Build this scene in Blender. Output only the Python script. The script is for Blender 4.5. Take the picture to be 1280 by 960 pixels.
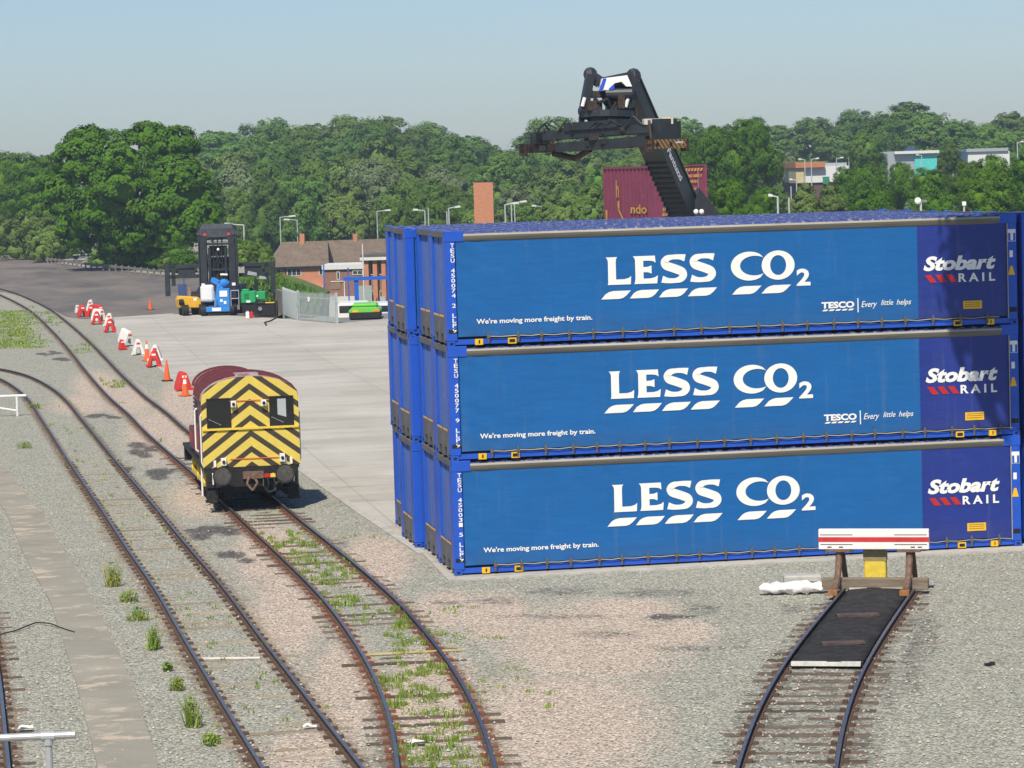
import bpy, math, random
import numpy as np
from mathutils import Vector, Matrix, noise
for o in list(bpy.data.objects): bpy.data.objects.remove(o)
S = bpy.context.scene; COL = S.collection
RND = random.Random(7)
# ---------------------------------------------------------------- camera
F = 3700.4547; CAM = Vector((-10.11135, -67.20716, 9.34905))
CR = Vector((0.98467935, -0.17184621, -0.029588)); CU = Vector((0.0415133, 0.06622087, 0.99694104)); CW = Vector((0.1693612, 0.98289556, -0.07234023))
cd = bpy.data.cameras.new('camera'); cam = bpy.data.objects.new('camera', cd); COL.objects.link(cam)
cd.sensor_width = 36; cd.lens = 36 * F / 1280; cd.clip_start = 1; cd.clip_end = 6000
m = Matrix((CR, CU, -CW)).transposed().to_4x4(); m.translation = CAM; cam.matrix_world = m
S.camera = cam
# ---------------------------------------------------------------- light
TS = Vector((-.245, -.565, .788)).normalized()          # towards the sun
EL = math.asin(TS.z)
w = bpy.data.worlds.new('World'); S.world = w; w.use_nodes = True
nt = w.node_tree; sky = nt.nodes.new('ShaderNodeTexSky'); sky.sky_type = 'NISHITA'; sky.sun_disc = False
sky.sun_elevation = EL; sky.sun_rotation = math.atan2(TS.x, TS.y); sky.air_density = 1.0; sky.dust_density = 0.5; sky.ozone_density = 4.0; sky.altitude = 0
bg = nt.nodes['Background']; bg.inputs[1].default_value = 0.10
mx = nt.nodes.new('ShaderNodeMix'); mx.data_type = 'RGBA'; mx.blend_type = 'MULTIPLY'; mx.inputs[0].default_value = 1; mx.inputs[7].default_value = (.815, .875, 1.0, 1)
nt.links.new(sky.outputs[0], mx.inputs[6]); nt.links.new(mx.outputs[2], bg.inputs[0])
sl = bpy.data.lights.new('sun', 'SUN'); so = bpy.data.objects.new('sun', sl); COL.objects.link(so)
sl.energy = 5.0; sl.angle = math.radians(.5); sl.color = (1, .925, .79)
so.rotation_euler = TS.to_track_quat('Z', 'Y').to_euler()
S.view_settings.view_transform = 'Standard'; S.view_settings.look = 'None'; S.view_settings.exposure = 0.1; S.view_settings.gamma = 1
S.view_settings.use_curve_mapping = False
S.cycles.max_bounces = 6; S.cycles.volume_bounces = 0; S.cycles.transparent_max_bounces = 8

# ---------------------------------------------------------------- survey helpers: where a sight line meets the ground, or a given distance
def ray(px, py): return CW + CR * ((px - 640) / F) + CU * ((480 - py) / F)
def at(px, py, z=0.0):
    v = ray(px, py); return CAM + v * ((z - CAM.z) / v.z)
def pt(px, py, D): return CAM + ray(px, py) * D
def col(px, D, z=0.0):
    a = pt(px, 200, D); return Vector((a.x, a.y, z))
def zat(py, px, D): return pt(px, py, D).z

# ---------------------------------------------------------------- materials
MATS = {}
def mat(name, c, rough=.7, metal=0., var=.15, scale=3., bump=0., bscale=30., hue=None, spec=.3, rnd=0., stretch=None, c2=None, t=(.45, .65)):
    if name in MATS: return MATS[name]
    M = bpy.data.materials.new(name); M.use_nodes = True; n = M.node_tree.nodes; l = M.node_tree.links
    b = n['Principled BSDF']; b.inputs['Roughness'].default_value = rough; b.inputs['Metallic'].default_value = metal
    b.inputs['Specular IOR Level'].default_value = spec
    tc = n.new('ShaderNodeTexCoord'); src = tc.outputs['Object']
    if stretch:
        mp = n.new('ShaderNodeMapping'); mp.inputs['Scale'].default_value = stretch; l.new(src, mp.inputs[0]); src = mp.outputs[0]
    nz = n.new('ShaderNodeTexNoise'); nz.inputs['Scale'].default_value = scale; nz.inputs['Detail'].default_value = 6; nz.inputs['Roughness'].default_value = .65
    l.new(src, nz.inputs['Vector'])
    cr = n.new('ShaderNodeValToRGB'); e = cr.color_ramp.elements
    e[0].position = .3; e[1].position = .7
    e[0].color = tuple(x * (1 - var) for x in c) + (1,); e[1].color = tuple(min(1, x * (1 + var)) for x in c) + (1,)
    l.new(nz.outputs['Fac'], cr.inputs[0]); out = cr.outputs[0]
    if c2:
        n2 = n.new('ShaderNodeTexNoise'); n2.inputs['Scale'].default_value = scale * 2.3; n2.inputs['Detail'].default_value = 8; n2.inputs['Roughness'].default_value = .7
        l.new(src, n2.inputs['Vector'])
        r2 = n.new('ShaderNodeMapRange'); r2.inputs[1].default_value = t[0]; r2.inputs[2].default_value = t[1]; l.new(n2.outputs['Fac'], r2.inputs[0])
        mx = n.new('ShaderNodeMix'); mx.data_type = 'RGBA'; l.new(r2.outputs[0], mx.inputs[0]); l.new(out, mx.inputs[6]); mx.inputs[7].default_value = tuple(c2) + (1,); out = mx.outputs[2]
    if rnd:
        oi = n.new('ShaderNodeObjectInfo'); hs = n.new('ShaderNodeHueSaturation'); mr = n.new('ShaderNodeMapRange')
        mr.inputs[3].default_value = 1 - rnd; mr.inputs[4].default_value = 1 + rnd
        l.new(oi.outputs['Random'], mr.inputs[0]); l.new(mr.outputs[0], hs.inputs['Value']); l.new(out, hs.inputs['Color']); out = hs.outputs[0]
    l.new(out, b.inputs['Base Color'])
    if bump:
        n3 = n.new('ShaderNodeTexNoise'); n3.inputs['Scale'].default_value = bscale; n3.inputs['Detail'].default_value = 4; l.new(src, n3.inputs['Vector'])
        bp = n.new('ShaderNodeBump'); bp.inputs['Strength'].default_value = bump; bp.inputs['Distance'].default_value = .02
        l.new(n3.outputs['Fac'], bp.inputs['Height']); l.new(bp.outputs[0], b.inputs['Normal'])
    MATS[name] = M; return M
def nodes_of(M): return M.node_tree.nodes, M.node_tree.links, M.node_tree.nodes['Principled BSDF']

# ---------------------------------------------------------------- mesh helpers
class MB:
    def __init__(s): s.v = []; s.f = []; s.m = []
    def add(s, vs, fs, mi=0):
        b = len(s.v); s.v += [tuple(x) for x in vs]; s.f += [tuple(b + i for i in f) for f in fs]; s.m += [mi] * len(fs); return s
    def box(s, a, b, mi=0, M=None):
        (x0, y0, z0), (x1, y1, z1) = a, b
        vs = [Vector(p) for p in ((x0,y0,z0),(x1,y0,z0),(x1,y1,z0),(x0,y1,z0),(x0,y0,z1),(x1,y0,z1),(x1,y1,z1),(x0,y1,z1))]
        if M: vs = [M @ p for p in vs]
        return s.add(vs, [(0,3,2,1),(4,5,6,7),(0,1,5,4),(1,2,6,5),(2,3,7,6),(3,0,4,7)], mi)
    def cyl(s, p, q, r, r2=None, n=10, mi=0, cap=True):
        p = Vector(p); q = Vector(q); r2 = r if r2 is None else r2; d = (q - p).normalized()
        a = d.orthogonal().normalized(); b = d.cross(a); vs = []
        for c, R in ((p, r), (q, r2)):
            for i in range(n):
                t = 2 * math.pi * i / n; vs.append(c + a * (R * math.cos(t)) + b * (R * math.sin(t)))
        fs = [(i, (i + 1) % n, n + (i + 1) % n, n + i) for i in range(n)]
        if cap: fs += [tuple(range(n - 1, -1, -1)), tuple(range(n, 2 * n))]
        return s.add(vs, fs, mi)
    def bar(s, p, q, w, h, mi=0, up=(0, 0, 1)):
        p = Vector(p); q = Vector(q); d = (q - p).normalized(); u = Vector(up)
        if abs(d.dot(u)) > .98: u = Vector((0, 1, 0))
        x = d.cross(u).normalized(); y = x.cross(d); vs = []
        for c in (p, q):
            for a, b in ((-1,-1),(1,-1),(1,1),(-1,1)): vs.append(c + x * (a * w / 2) + y * (b * h / 2))
        return s.add(vs, [(0,1,5,4),(1,2,6,5),(2,3,7,6),(3,0,4,7),(3,2,1,0),(4,5,6,7)], mi)
    def prism(s, poly, off, mi=0):
        n = len(poly); off = Vector(off); vs = [Vector(p) for p in poly] + [Vector(p) + off for p in poly]
        fs = [(i, (i + 1) % n, n + (i + 1) % n, n + i) for i in range(n)] + [tuple(range(n - 1, -1, -1)), tuple(range(n, 2 * n))]
        return s.add(vs, fs, mi)
    def tube(s, path, r, n=6, mi=0):
        for a, b in zip(path, path[1:]): s.cyl(a, b, r, n=n, mi=mi)
        return s
    def ball(s, c, r, mi=0, nu=8, nv=6, sc=(1, 1, 1)):
        c = Vector(c); vs = []; fs = []
        for j in range(nv + 1):
            ph = math.pi * j / nv
            for i in range(nu):
                t = 2 * math.pi * i / nu; vs.append(c + Vector((r * sc[0] * math.sin(ph) * math.cos(t), r * sc[1] * math.sin(ph) * math.sin(t), r * sc[2] * math.cos(ph))))
        for j in range(nv):
            for i in range(nu): fs.append((j*nu+i, j*nu+(i+1) % nu, (j+1)*nu+(i+1) % nu, (j+1)*nu+i)[::-1])
        return s.add(vs, fs, mi)
    def xf(s, M): s.v = [tuple(M @ Vector(p)) for p in s.v]; return s
    def build(s, name, mats, parent=None, smooth=False, loc=None, bevel=0):
        me = bpy.data.meshes.new(name); me.from_pydata(s.v, [], s.f)
        if not isinstance(mats, (list, tuple)): mats = [mats]
        for x in mats: me.materials.append(x)
        me.polygons.foreach_set('material_index', s.m)
        if smooth: me.polygons.foreach_set('use_smooth', [True] * len(s.f))
        me.update()
        o = bpy.data.objects.new(name, me); COL.objects.link(o)
        if parent: o.parent = parent
        if loc is not None: o.location = loc
        if bevel:
            bv = o.modifiers.new('bevel', 'BEVEL'); bv.width = bevel; bv.segments = 1; bv.limit_method = 'ANGLE'
        return o
def tag(o, label, cat, group=None):
    o['label'] = label; o['category'] = cat
    if group: o['group'] = group
    return o
def struct(o): o['kind'] = 'structure'; return o
def stuff(o): o['kind'] = 'stuff'; return o
def thing(name, label, cat, loc=(0, 0, 0), rz=0., group=None):
    o = bpy.data.objects.new(name, None); COL.objects.link(o); o.location = loc; o.rotation_euler = (0, 0, rz); o.empty_display_size = .3
    return tag(o, label, cat, group)
def copy_tree(o, parent=None):
    c = o.copy(); COL.objects.link(c)
    if parent: c.parent = parent
    for ch in [x for x in ALLCH(o)]: copy_tree(ch, c)
    return c
def ALLCH(o): return [x for x in COL.objects if x.parent == o]
def spline(pts, step=None, n=None):
    P = [Vector(p) for p in pts]; out = []; k = n or 12
    for i in range(len(P) - 1):
        p0 = P[max(i-1, 0)]; p1 = P[i]; p2 = P[i+1]; p3 = P[min(i+2, len(P)-1)]
        for j in range(k):
            t = j / k; out.append(.5 * ((2*p1) + (p2-p0)*t + (2*p0-5*p1+4*p2-p3)*t*t + (3*p1-p0-3*p2+p3)*t**3))
    out.append(P[-1]); return out
def resample(path, step):
    out = [path[0].copy()]; acc = 0
    for a, b in zip(path, path[1:]):
        L = (b - a).length
        if L < 1e-9: continue
        d = step - acc
        while d <= L: out.append(a.lerp(b, d / L)); d += step
        acc = (acc + L) % step if acc + L >= step else acc + L
    return out
def ground_poly(name, pts, z, m, thick=0.):
    mb = MB(); P = [Vector((p[0], p[1], z)) for p in pts]
    if thick: mb.prism([p - Vector((0, 0, thick)) for p in P], (0, 0, thick))
    else: mb.add(P, [tuple(range(len(P)))])
    o = mb.build(name, m); return struct(o)
DG = bpy.context.evaluated_depsgraph_get
def text_mesh(s, bold=0., shear=0., space=1.):
    c = bpy.data.curves.new('writing', 'FONT'); c.body = s; c.offset = bold; c.shear = shear; c.space_character = space; c.resolution_u = 3
    o = bpy.data.objects.new('writing', c); COL.objects.link(o)
    me = bpy.data.meshes.new_from_object(o.evaluated_get(DG()))
    vs = [v.co.copy() for v in me.vertices]; fs = [tuple(p.vertices) for p in me.polygons]
    bpy.data.objects.remove(o); bpy.data.curves.remove(c); bpy.data.meshes.remove(me)
    return vs, fs
TXT = {}
def put_text(mb, s, x0, x1, z0, z1, y, mi=0, bold=0., shear=0., space=1., M=None):
    k = (s, bold, shear, space)
    if k not in TXT: TXT[k] = text_mesh(*k)
    vs, fs = TXT[k]
    ax = min(v.x for v in vs); bx = max(v.x for v in vs); ay = min(v.y for v in vs); by = max(v.y for v in vs)
    P = [Vector((x0 + (v.x-ax)/(bx-ax)*(x1-x0), y, z0 + (v.y-ay)/(by-ay)*(z1-z0))) for v in vs]
    if M: P = [M @ p for p in P]
    mb.add(P, fs, mi); return mb
# ================================================================ ground
def rail_px(l): return [at(x, y, .0) for x, y in l]
TR = {}
TR['left'] = [(-60,452),(0,460),(31,467),(58,479.6),(81,497),(100,520),(119,543),(146,576.5),(173,608),(200,639.5),(233,680),(277,730),(320,788),(363,843),(420,917),(455,960),(500,1020)]
TR['loco'] = [(-60,346),(3,361),(28,369),(58,383),(77,396),(102,417),(124,438),(150,465),(181,494),(208,514),(235,538),(300,587),(347,625),(374,648),(400,668),(443,703),(487,740),(523,778),(557,820),(587,867),(607,913),(620,958),(632,1015)]
TR['stop'] = [(1143,735),(1136.5,744),(1117,772),(1094,808),(1075,842),(1059,884),(1045,950),(1040,1010)]
TR['edge'] = [(-14,760),(-9,800),(0,847),(7,923),(11.7,958),(15,1010)]
def smooth_path(P, it=6):
    P = [p.copy() for p in P]
    for _ in range(it):
        Q = [p.copy() for p in P]
        for i in range(1, len(P) - 1): Q[i] = (P[i-1] + P[i]*2 + P[i+1]) / 4
        P = Q
    return P
CENT = {}
for k, l in TR.items():
    R = smooth_path(resample(spline([at(x, y, .12) for x, y in l]), 1.0), 10)
    c = []
    for i, p in enumerate(R):
        d = (R[min(i+1, len(R)-1)] - R[max(i-1, 0)]); d.z = 0; d.normalize()
        nrm = Vector((-d.y, d.x, 0))
        if nrm.dot(CR) > 0: nrm = -nrm              # to the left of the right-hand rail
        c.append(Vector((p.x, p.y, 0)) + nrm * .7525)
    if (c[0] - CAM).length < (c[-1] - CAM).length: c = c[::-1]
    for _ in range(14): c.append(c[-1] + (c[-1] - c[-3]).normalized())
    CENT[k] = c
def nearest(path, p):
    return min((q - p).length for q in path)

# terrain: yard level near, falling away beyond the yard
def sstep(a, b, x):
    t = max(0, min(1, (x - a) / (b - a))); return t * t * (3 - 2 * t)
def hgt(x, y):
    d = Vector((x, y, 0)) - CAM; D = d.dot(CW); X = d.dot(CR)
    px = 640 + F * X / max(D, 1)
    d0 = 440 - (440 - 188) * sstep(290, 345, px)
    return -.09 - 7.6 * sstep(d0, d0 + 70, D)
mb = MB(); n = 110
rows = []
ax = [-2500, -1500, -900, -600] + [-420 + 12 * i for i in range(0, 80)] + [700, 1000, 1600, 2500]
ay = [-600, -300, -150] + [-60 + 12 * i for i in range(0, 64)] + [800, 1000, 1400, 2000, 3500]
vs = [(x, y, hgt(x, y)) for y in ay for x in ax]; W = len(ax)
mb.add(vs, [(j*W+i, j*W+i+1, (j+1)*W+i+1, (j+1)*W+i) for j in range(len(ay)-1) for i in range(W-1)])
struct(mb.build('terrain', mat('meadow', (.075, .10, .035), .95, var=.4, scale=.08, c2=(.16, .13, .08), t=(.5, .7)), smooth=True))

# ballast sheet with painted-in stone kinds
def dist_seg(X, Y, path):
    D = np.full(X.shape, 1e9)
    P = [(p.x, p.y) for p in path]
    for (x0, y0), (x1, y1) in zip(P, P[1:]):
        dx, dy = x1 - x0, y1 - y0; L = dx*dx + dy*dy + 1e-9
        t = np.clip(((X-x0)*dx + (Y-y0)*dy) / L, 0, 1); D = np.minimum(D, np.hypot(X - x0 - t*dx, Y - y0 - t*dy))
    return D
def blob(X, Y, px, py, rx, ry):
    c = at(px, py); ax_ = at(px + rx, py) - c; ay_ = at(px, py - ry) - c
    M_ = np.linalg.inv(np.array([[ax_.x, ay_.x], [ax_.y, ay_.y]]))
    u = M_[0,0]*(X-c.x) + M_[0,1]*(Y-c.y); v = M_[1,0]*(X-c.x) + M_[1,1]*(Y-c.y)
    return np.clip(1.4 - np.hypot(u, v), 0, 1)
xs = np.concatenate([np.arange(-60, -18, 3), np.arange(-18, 17, .2), np.arange(17, 60, 3)])
ys = np.concatenate([np.arange(-60, -27, 3), np.arange(-27, 60, .25), np.arange(60, 130, .8), np.arange(130, 420, 3)])
Xg, Yg = np.meshgrid(xs, ys); W = len(xs); H = len(ys)
pink = np.zeros(Xg.shape); dark = pink.copy(); rust = pink.copy(); green = pink.copy()
for px, py, rx, ry in [(360,760,60,70),(330,690,50,50),(430,860,60,80),(250,620,50,30),(740,800,150,60),(700,900,170,80),(620,770,70,40),(850,790,60,22),(560,760,60,30),(200,540,60,40),(160,500,40,25),(120,480,40,22),(230,500,40,40),(540,870,80,80),(380,940,60,40),(780,760,90,18),(470,700,60,40),(100,505,50,16),(350,680,40,30)]:
    pink = np.maximum(pink, blob(Xg, Yg, px, py, rx, ry))
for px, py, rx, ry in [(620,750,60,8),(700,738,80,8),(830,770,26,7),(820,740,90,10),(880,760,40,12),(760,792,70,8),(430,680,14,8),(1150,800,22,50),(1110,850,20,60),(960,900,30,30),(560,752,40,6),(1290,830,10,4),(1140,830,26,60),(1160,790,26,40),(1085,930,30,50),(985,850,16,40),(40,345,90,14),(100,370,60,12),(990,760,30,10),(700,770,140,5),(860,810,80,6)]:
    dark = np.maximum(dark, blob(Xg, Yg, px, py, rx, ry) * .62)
for px, py, rx, ry in [(128,520,17,4),(176,563,20,9),(196,590,22,10),(262,660,24,11),(293,694,22,10),(262,477,10,2),(62,441,14,3),(72,449,14,1.6),(833,770,30,5)]:
    qr = random.Random(int(px + py))
    for _ in range(6):
        a_, b_ = qr.gauss(0, .5), qr.gauss(0, .42); s_ = qr.uniform(.3, .62)
        dark = np.maximum(dark, np.minimum(blob(Xg, Yg, px + rx*a_, py + ry*b_, max(rx*s_*1.25, 4), max(ry*s_, 1.6)) * 1.15, .92))
for px, py, rx, ry in [(10,400,40,12),(20,420,40,14),(110,425,26,16),(95,440,20,10),(440,720,30,26),(420,740,20,20),(540,860,46,60),(500,790,40,40),(610,840,50,24),(570,800,26,18),(640,830,40,18),(340,640,30,14),(380,700,24,20)]:
    green = np.maximum(green, blob(Xg, Yg, px, py, rx, ry))
for k, c in CENT.items():
    d = dist_seg(Xg, Yg, c[::2])
    rust = np.maximum(rust, np.clip(1 - np.abs(d - .80) / .38, 0, 1) * (1. if k != 'stop' else .7))
    dark = np.maximum(dark, np.clip(1 - d / 1.2, 0, 1) * .16) if k != 'stop' else np.maximum(dark, np.clip(1.7 - d / .95, 0, .56))
nzv = np.array([noise.noise(Vector((x * .9, y * .9, 3))) for x, y in zip(Xg.ravel(), Yg.ravel())])
nz2 = np.array([noise.noise(Vector((x * 3.1, y * 3.1, 8))) for x, y in zip(Xg.ravel(), Yg.ravel())])
Z = nzv * .022 + nz2 * .016 - .016
me = bpy.data.meshes.new('ballast'); idx = np.arange(W * H).reshape(H, W)
faces = np.stack([idx[:-1,:-1], idx[:-1,1:], idx[1:,1:], idx[1:,:-1]], -1).reshape(-1, 4)
fx = Xg.ravel()[faces].mean(1); fy = Yg.ravel()[faces].mean(1)
faces = faces[np.array([hgt(a, b_) > -.3 for a, b_ in zip(fx, fy)])]
me.from_pydata(np.stack([Xg.ravel(), Yg.ravel(), Z], 1).tolist(), [], faces.tolist())
at_ = me.attributes.new('stones', 'FLOAT_COLOR', 'POINT')
at_.data.foreach_set('color', np.stack([pink.ravel(), dark.ravel(), rust.ravel(), green.ravel()], 1).astype(np.float32).ravel())
me.polygons.foreach_set('use_smooth', [True] * len(faces))
bal = bpy.data.objects.new('ballast', me); COL.objects.link(bal); struct(bal)
M = bpy.data.materials.new('ballast_stones'); M.use_nodes = True; n, l, b = nodes_of(M); me.materials.append(M)
def N(t, **k):
    x = n.new(t)
    for a, v in k.items(): setattr(x, a, v)
    return x
tc = N('ShaderNodeTexCoord'); at_n = N('ShaderNodeAttribute', attribute_name='stones'); sp = N('ShaderNodeSeparateColor'); l.new(at_n.outputs['Color'], sp.inputs[0])
def noise_n(sc, det=5, rough=.6):
    x = N('ShaderNodeTexNoise'); x.inputs['Scale'].default_value = sc; x.inputs['Detail'].default_value = det; x.inputs['Roughness'].default_value = rough; l.new(tc.outputs['Object'], x.inputs['Vector']); return x.outputs['Fac']
def mth(op, a, bb, clamp=False):
    x = N('ShaderNodeMath', operation=op, use_clamp=clamp)
    for i, q in ((0, a), (1, bb)):
        if isinstance(q, (int, float)): x.inputs[i].default_value = q
        else: l.new(q, x.inputs[i])
    return x.outputs[0]
def mixc(f, a, bb, blend='MIX'):
    x = N('ShaderNodeMix', data_type='RGBA', blend_type=blend)
    for i, q in ((0, f), (6, a), (7, bb)):
        if isinstance(q, (int, float)): x.inputs[i].default_value = q
        elif isinstance(q, tuple): x.inputs[i].default_value = q + (1,)
        else: l.new(q, x.inputs[i])
    return x.outputs[2]
def soft(mask, nz, gain=3., lo=.55):     # broken edge
    return mth('MULTIPLY', mth('SUBTRACT', mth('ADD', mask, nz), lo + .45), gain, True)
nA, nB, nC = noise_n(.9), noise_n(3.5, 6, .75), noise_n(9, 6, .8)
vo = N('ShaderNodeTexVoronoi'); vo.inputs['Scale'].default_value = 19; l.new(tc.outputs['Object'], vo.inputs['Vector'])
v2 = N('ShaderNodeTexVoronoi'); v2.inputs['Scale'].default_value = 34; l.new(tc.outputs['Object'], v2.inputs['Vector'])
grey = mixc(nA, (.345, .345, .285), (.43, .425, .35))
pk = mixc(nB, (.53, .43, .345), (.61, .515, .42))
c = mixc(soft(sp.outputs[0], nB, 2.2, .5), grey, pk)
c = mixc(mth('MULTIPLY', soft(sp.outputs[2], nB, 2.0, .36), .8), c, (.17, .095, .055))
c = mixc(mth('MULTIPLY', mth('MULTIPLY', mth('SUBTRACT', mth('ADD', sp.outputs[1], mth('ADD', mth('MULTIPLY', nB, 1.3), mth('MULTIPLY', nC, .8))), 1.50), 2.6, True), .88), c, (.075, .073, .075))
c = mixc(mth('MULTIPLY', soft(at_n.outputs['Alpha'], nC, 2.2, .95), .6), c, (.20, .24, .07))
sv = N('ShaderNodeSeparateColor'); l.new(vo.outputs['Color'], sv.inputs[0])
sv2 = N('ShaderNodeSeparateColor'); l.new(v2.outputs['Color'], sv2.inputs[0])
gap = N('ShaderNodeMapRange'); gap.inputs[1].default_value = .25; gap.inputs[2].default_value = .75; gap.inputs[3].default_value = 1.; gap.inputs[4].default_value = .55; l.new(vo.outputs['Distance'], gap.inputs[0])
val = mth('MULTIPLY', mth('ADD', mth('MULTIPLY', sv.outputs[0], .75), mth('ADD', mth('MULTIPLY', sv2.outputs[0], .6), .40)), gap.outputs[0])
hs = N('ShaderNodeHueSaturation'); l.new(c, hs.inputs['Color']); l.new(val, hs.inputs['Value'])
tint = mixc(mth('MULTIPLY', mth('GREATER_THAN', sv.outputs[1], .9), .35), hs.outputs[0], (.5, .36, .28))
l.new(tint, b.inputs['Base Color']); b.inputs['Roughness'].default_value = .9; b.inputs['Specular IOR Level'].default_value = .2
bp = N('ShaderNodeBump'); bp.inputs['Strength'].default_value = .9; bp.inputs['Distance'].default_value = .035
l.new(mth('SUBTRACT', 1., vo.outputs['Distance']), bp.inputs['Height']); l.new(bp.outputs[0], b.inputs['Normal'])

# concrete hardstanding, far asphalt, walkway
MC = mat('concrete', (.48, .45, .385), .85, var=.10, scale=.25, bump=.15, bscale=12)
n, l, b = nodes_of(MC)
tc = N('ShaderNodeTexCoord')
def mapping(sc, rz):
    mp = N('ShaderNodeMapping'); mp.inputs['Scale'].default_value = sc; mp.inputs['Rotation'].default_value = (0, 0, rz); l.new(tc.outputs['Object'], mp.inputs[0]); return mp.outputs[0]
base = b.inputs['Base Color'].links[0].from_socket
def noise_m(sc, rz, s, lo, hi):
    x = N('ShaderNodeTexNoise'); x.inputs['Scale'].default_value = s; x.inputs['Detail'].default_value = 7; x.inputs['Roughness'].default_value = .7; l.new(mapping(sc, rz), x.inputs['Vector'])
    r = N('ShaderNodeMapRange'); r.inputs[1].default_value = lo; r.inputs[2].default_value = hi; l.new(x.outputs['Fac'], r.inputs[0]); return r.outputs[0]
c = mixc(mth('MULTIPLY', noise_m((.06, .5, 1), .15, 1.0, .42, .68), .7), base, (.305, .29, .26))
c = mixc(mth('MULTIPLY', noise_m((1, 1, 1), 0, .12, .48, .60), .5), c, (.58, .55, .49))
c = mixc(mth('MULTIPLY', noise_m((.15, 1.6, 1), -.1, 1.0, .57, .70), .65), c, (.21, .195, .17))
c = mixc(mth('MULTIPLY', noise_m((1, 1, 1), 0, 6, .35, .75), .22), c, (.22, .21, .2))
c = mixc(mth('MULTIPLY', noise_m((.02, .9, 1), .95, 1.2, .60, .68), .5), c, (.17, .16, .15))
c = mixc(mth('MULTIPLY', noise_m((.03, 1.3, 1), 1.25, .8, .62, .69), .4), c, (.20, .19, .17))
br = N('ShaderNodeTexBrick'); br.offset = 0; br.inputs['Scale'].default_value = 1; br.inputs['Mortar Size'].default_value = .035; br.inputs['Brick Width'].default_value = 6; br.inputs['Row Height'].default_value = 5
br.inputs['Color1'].default_value = (.94, .94, .94, 1); br.inputs['Color2'].default_value = (1, 1, 1, 1); br.inputs['Mortar'].default_value = (.82, .81, .79, 1); l.new(tc.outputs['Object'], br.inputs['Vector'])
l.new(mixc(1., c, br.outputs[0], 'MULTIPLY'), b.inputs['Base Color'])
pad = [at(x, y) for x, y in ((128,398),(140,408),(162,432),(203,462),(247,498),(300,535),(380,590),(450,640),(528,692))]
pad += [Vector((-.25, -.45, 0)), Vector((60, -.45, 0)), Vector((60, 150, 0)), at(560, 392), at(425, 404), at(345, 398), at(225, 391)]
ground_poly('concrete_hardstanding', pad, .012, MC, .1)
# pale edging strip of the slab, a step above it
e0 = [at(x, y) for x, y in ((140,408),(162,432),(203,462),(247,498),(300,535),(380,590),(450,640),(528,692))]
mb = MB()
for a, bb in zip(e0, e0[1:]): mb.bar((a.x, a.y, -.03), (bb.x, bb.y, -.03), .22, .10)
mb.bar((-.25, -.52, -.03), (60, -.52, -.03), .22, .1)
struct(mb.build('slab_edge', mat('edging', (.42, .40, .36), .9, var=.2, scale=2)))
MA = mat('old_asphalt', (.118, .107, .098), .95, var=.3, scale=.07, bump=.3, bscale=30, c2=(.19, .162, .138), t=(.42, .6), stretch=(1, .3, 1))
asp = [at(x, y) for x, y in ((-90,352),(0,364),(28,370),(60,384),(82,395),(98,398),(128,398.6),(225,391.6),(330,397.6),(345,398))] + [at(352,393), at(345,362), at(300,350), at(200,343), at(110,334), at(60,327), at(0,314), at(-120,300)]
ground_poly('asphalt_yard', asp, .006, MA)
rd = [at(x, y) for x, y in ((420,403.5),(425,404),(560,392),(560,386),(422,393))]
ground_poly('access_road', rd, .004, mat('road_grey', (.2, .2, .2), .9, var=.15, scale=.6))
MWk = mat('walkway_concrete', (.285, .265, .215), .92, var=.16, scale=.55, bump=.5, bscale=60, c2=(.47, .40, .31), t=(.54, .62), stretch=(.7, 1, 1))
wk = [at(x, y) for x, y in ((-30,575),(2,634),(7,640),(33,700),(63,753),(97,860),(113,923),(122,958),(150,1200),(240,1200),(197,953),(167,857),(140,800),(100,720),(50,640),(35,623),(0,577),(-10,560))]
ground_poly('walkway', wk, .02, MWk, .06)
# ================================================================ railway tracks
MRs = mat('rail_rust', (.095, .058, .042), .85, var=.35, scale=8)
MRt = mat('rail_head', (.20, .205, .225), .32, metal=.75, var=.2, scale=4)
MSl = mat('sleeper_wood', (.13, .10, .075), .92, var=.45, scale=3, rnd=.35)
MSp = mat('sleeper_pale', (.30, .25, .175), .92, var=.3, scale=3, rnd=.25)
MCh = mat('chair_iron', (.20, .065, .035), .8, var=.3, scale=20)
TLAB = {'left': 'curving track left of the shunter, with pale half buried sleepers', 'loco': 'curving track the maroon shunter stands on, weeds between its rails',
        'stop': 'short track ending at the red and white buffer stop', 'edge': 'track at the bottom left corner, only its right rail showing'}
PROF = [(a_ * (.82 if abs(a_) < .05 else 1), z_ * .72, m_) for a_, z_, m_ in [(-.07,0,0),(-.07,.014,0),(-.012,.03,0),(-.012,.115,0),(-.036,.13,0),(-.036,.165,0),(.036,.165,1),(.036,.13,0),(.012,.115,0),(.012,.03,0),(.07,.014,0),(.07,0,0)]]
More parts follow.
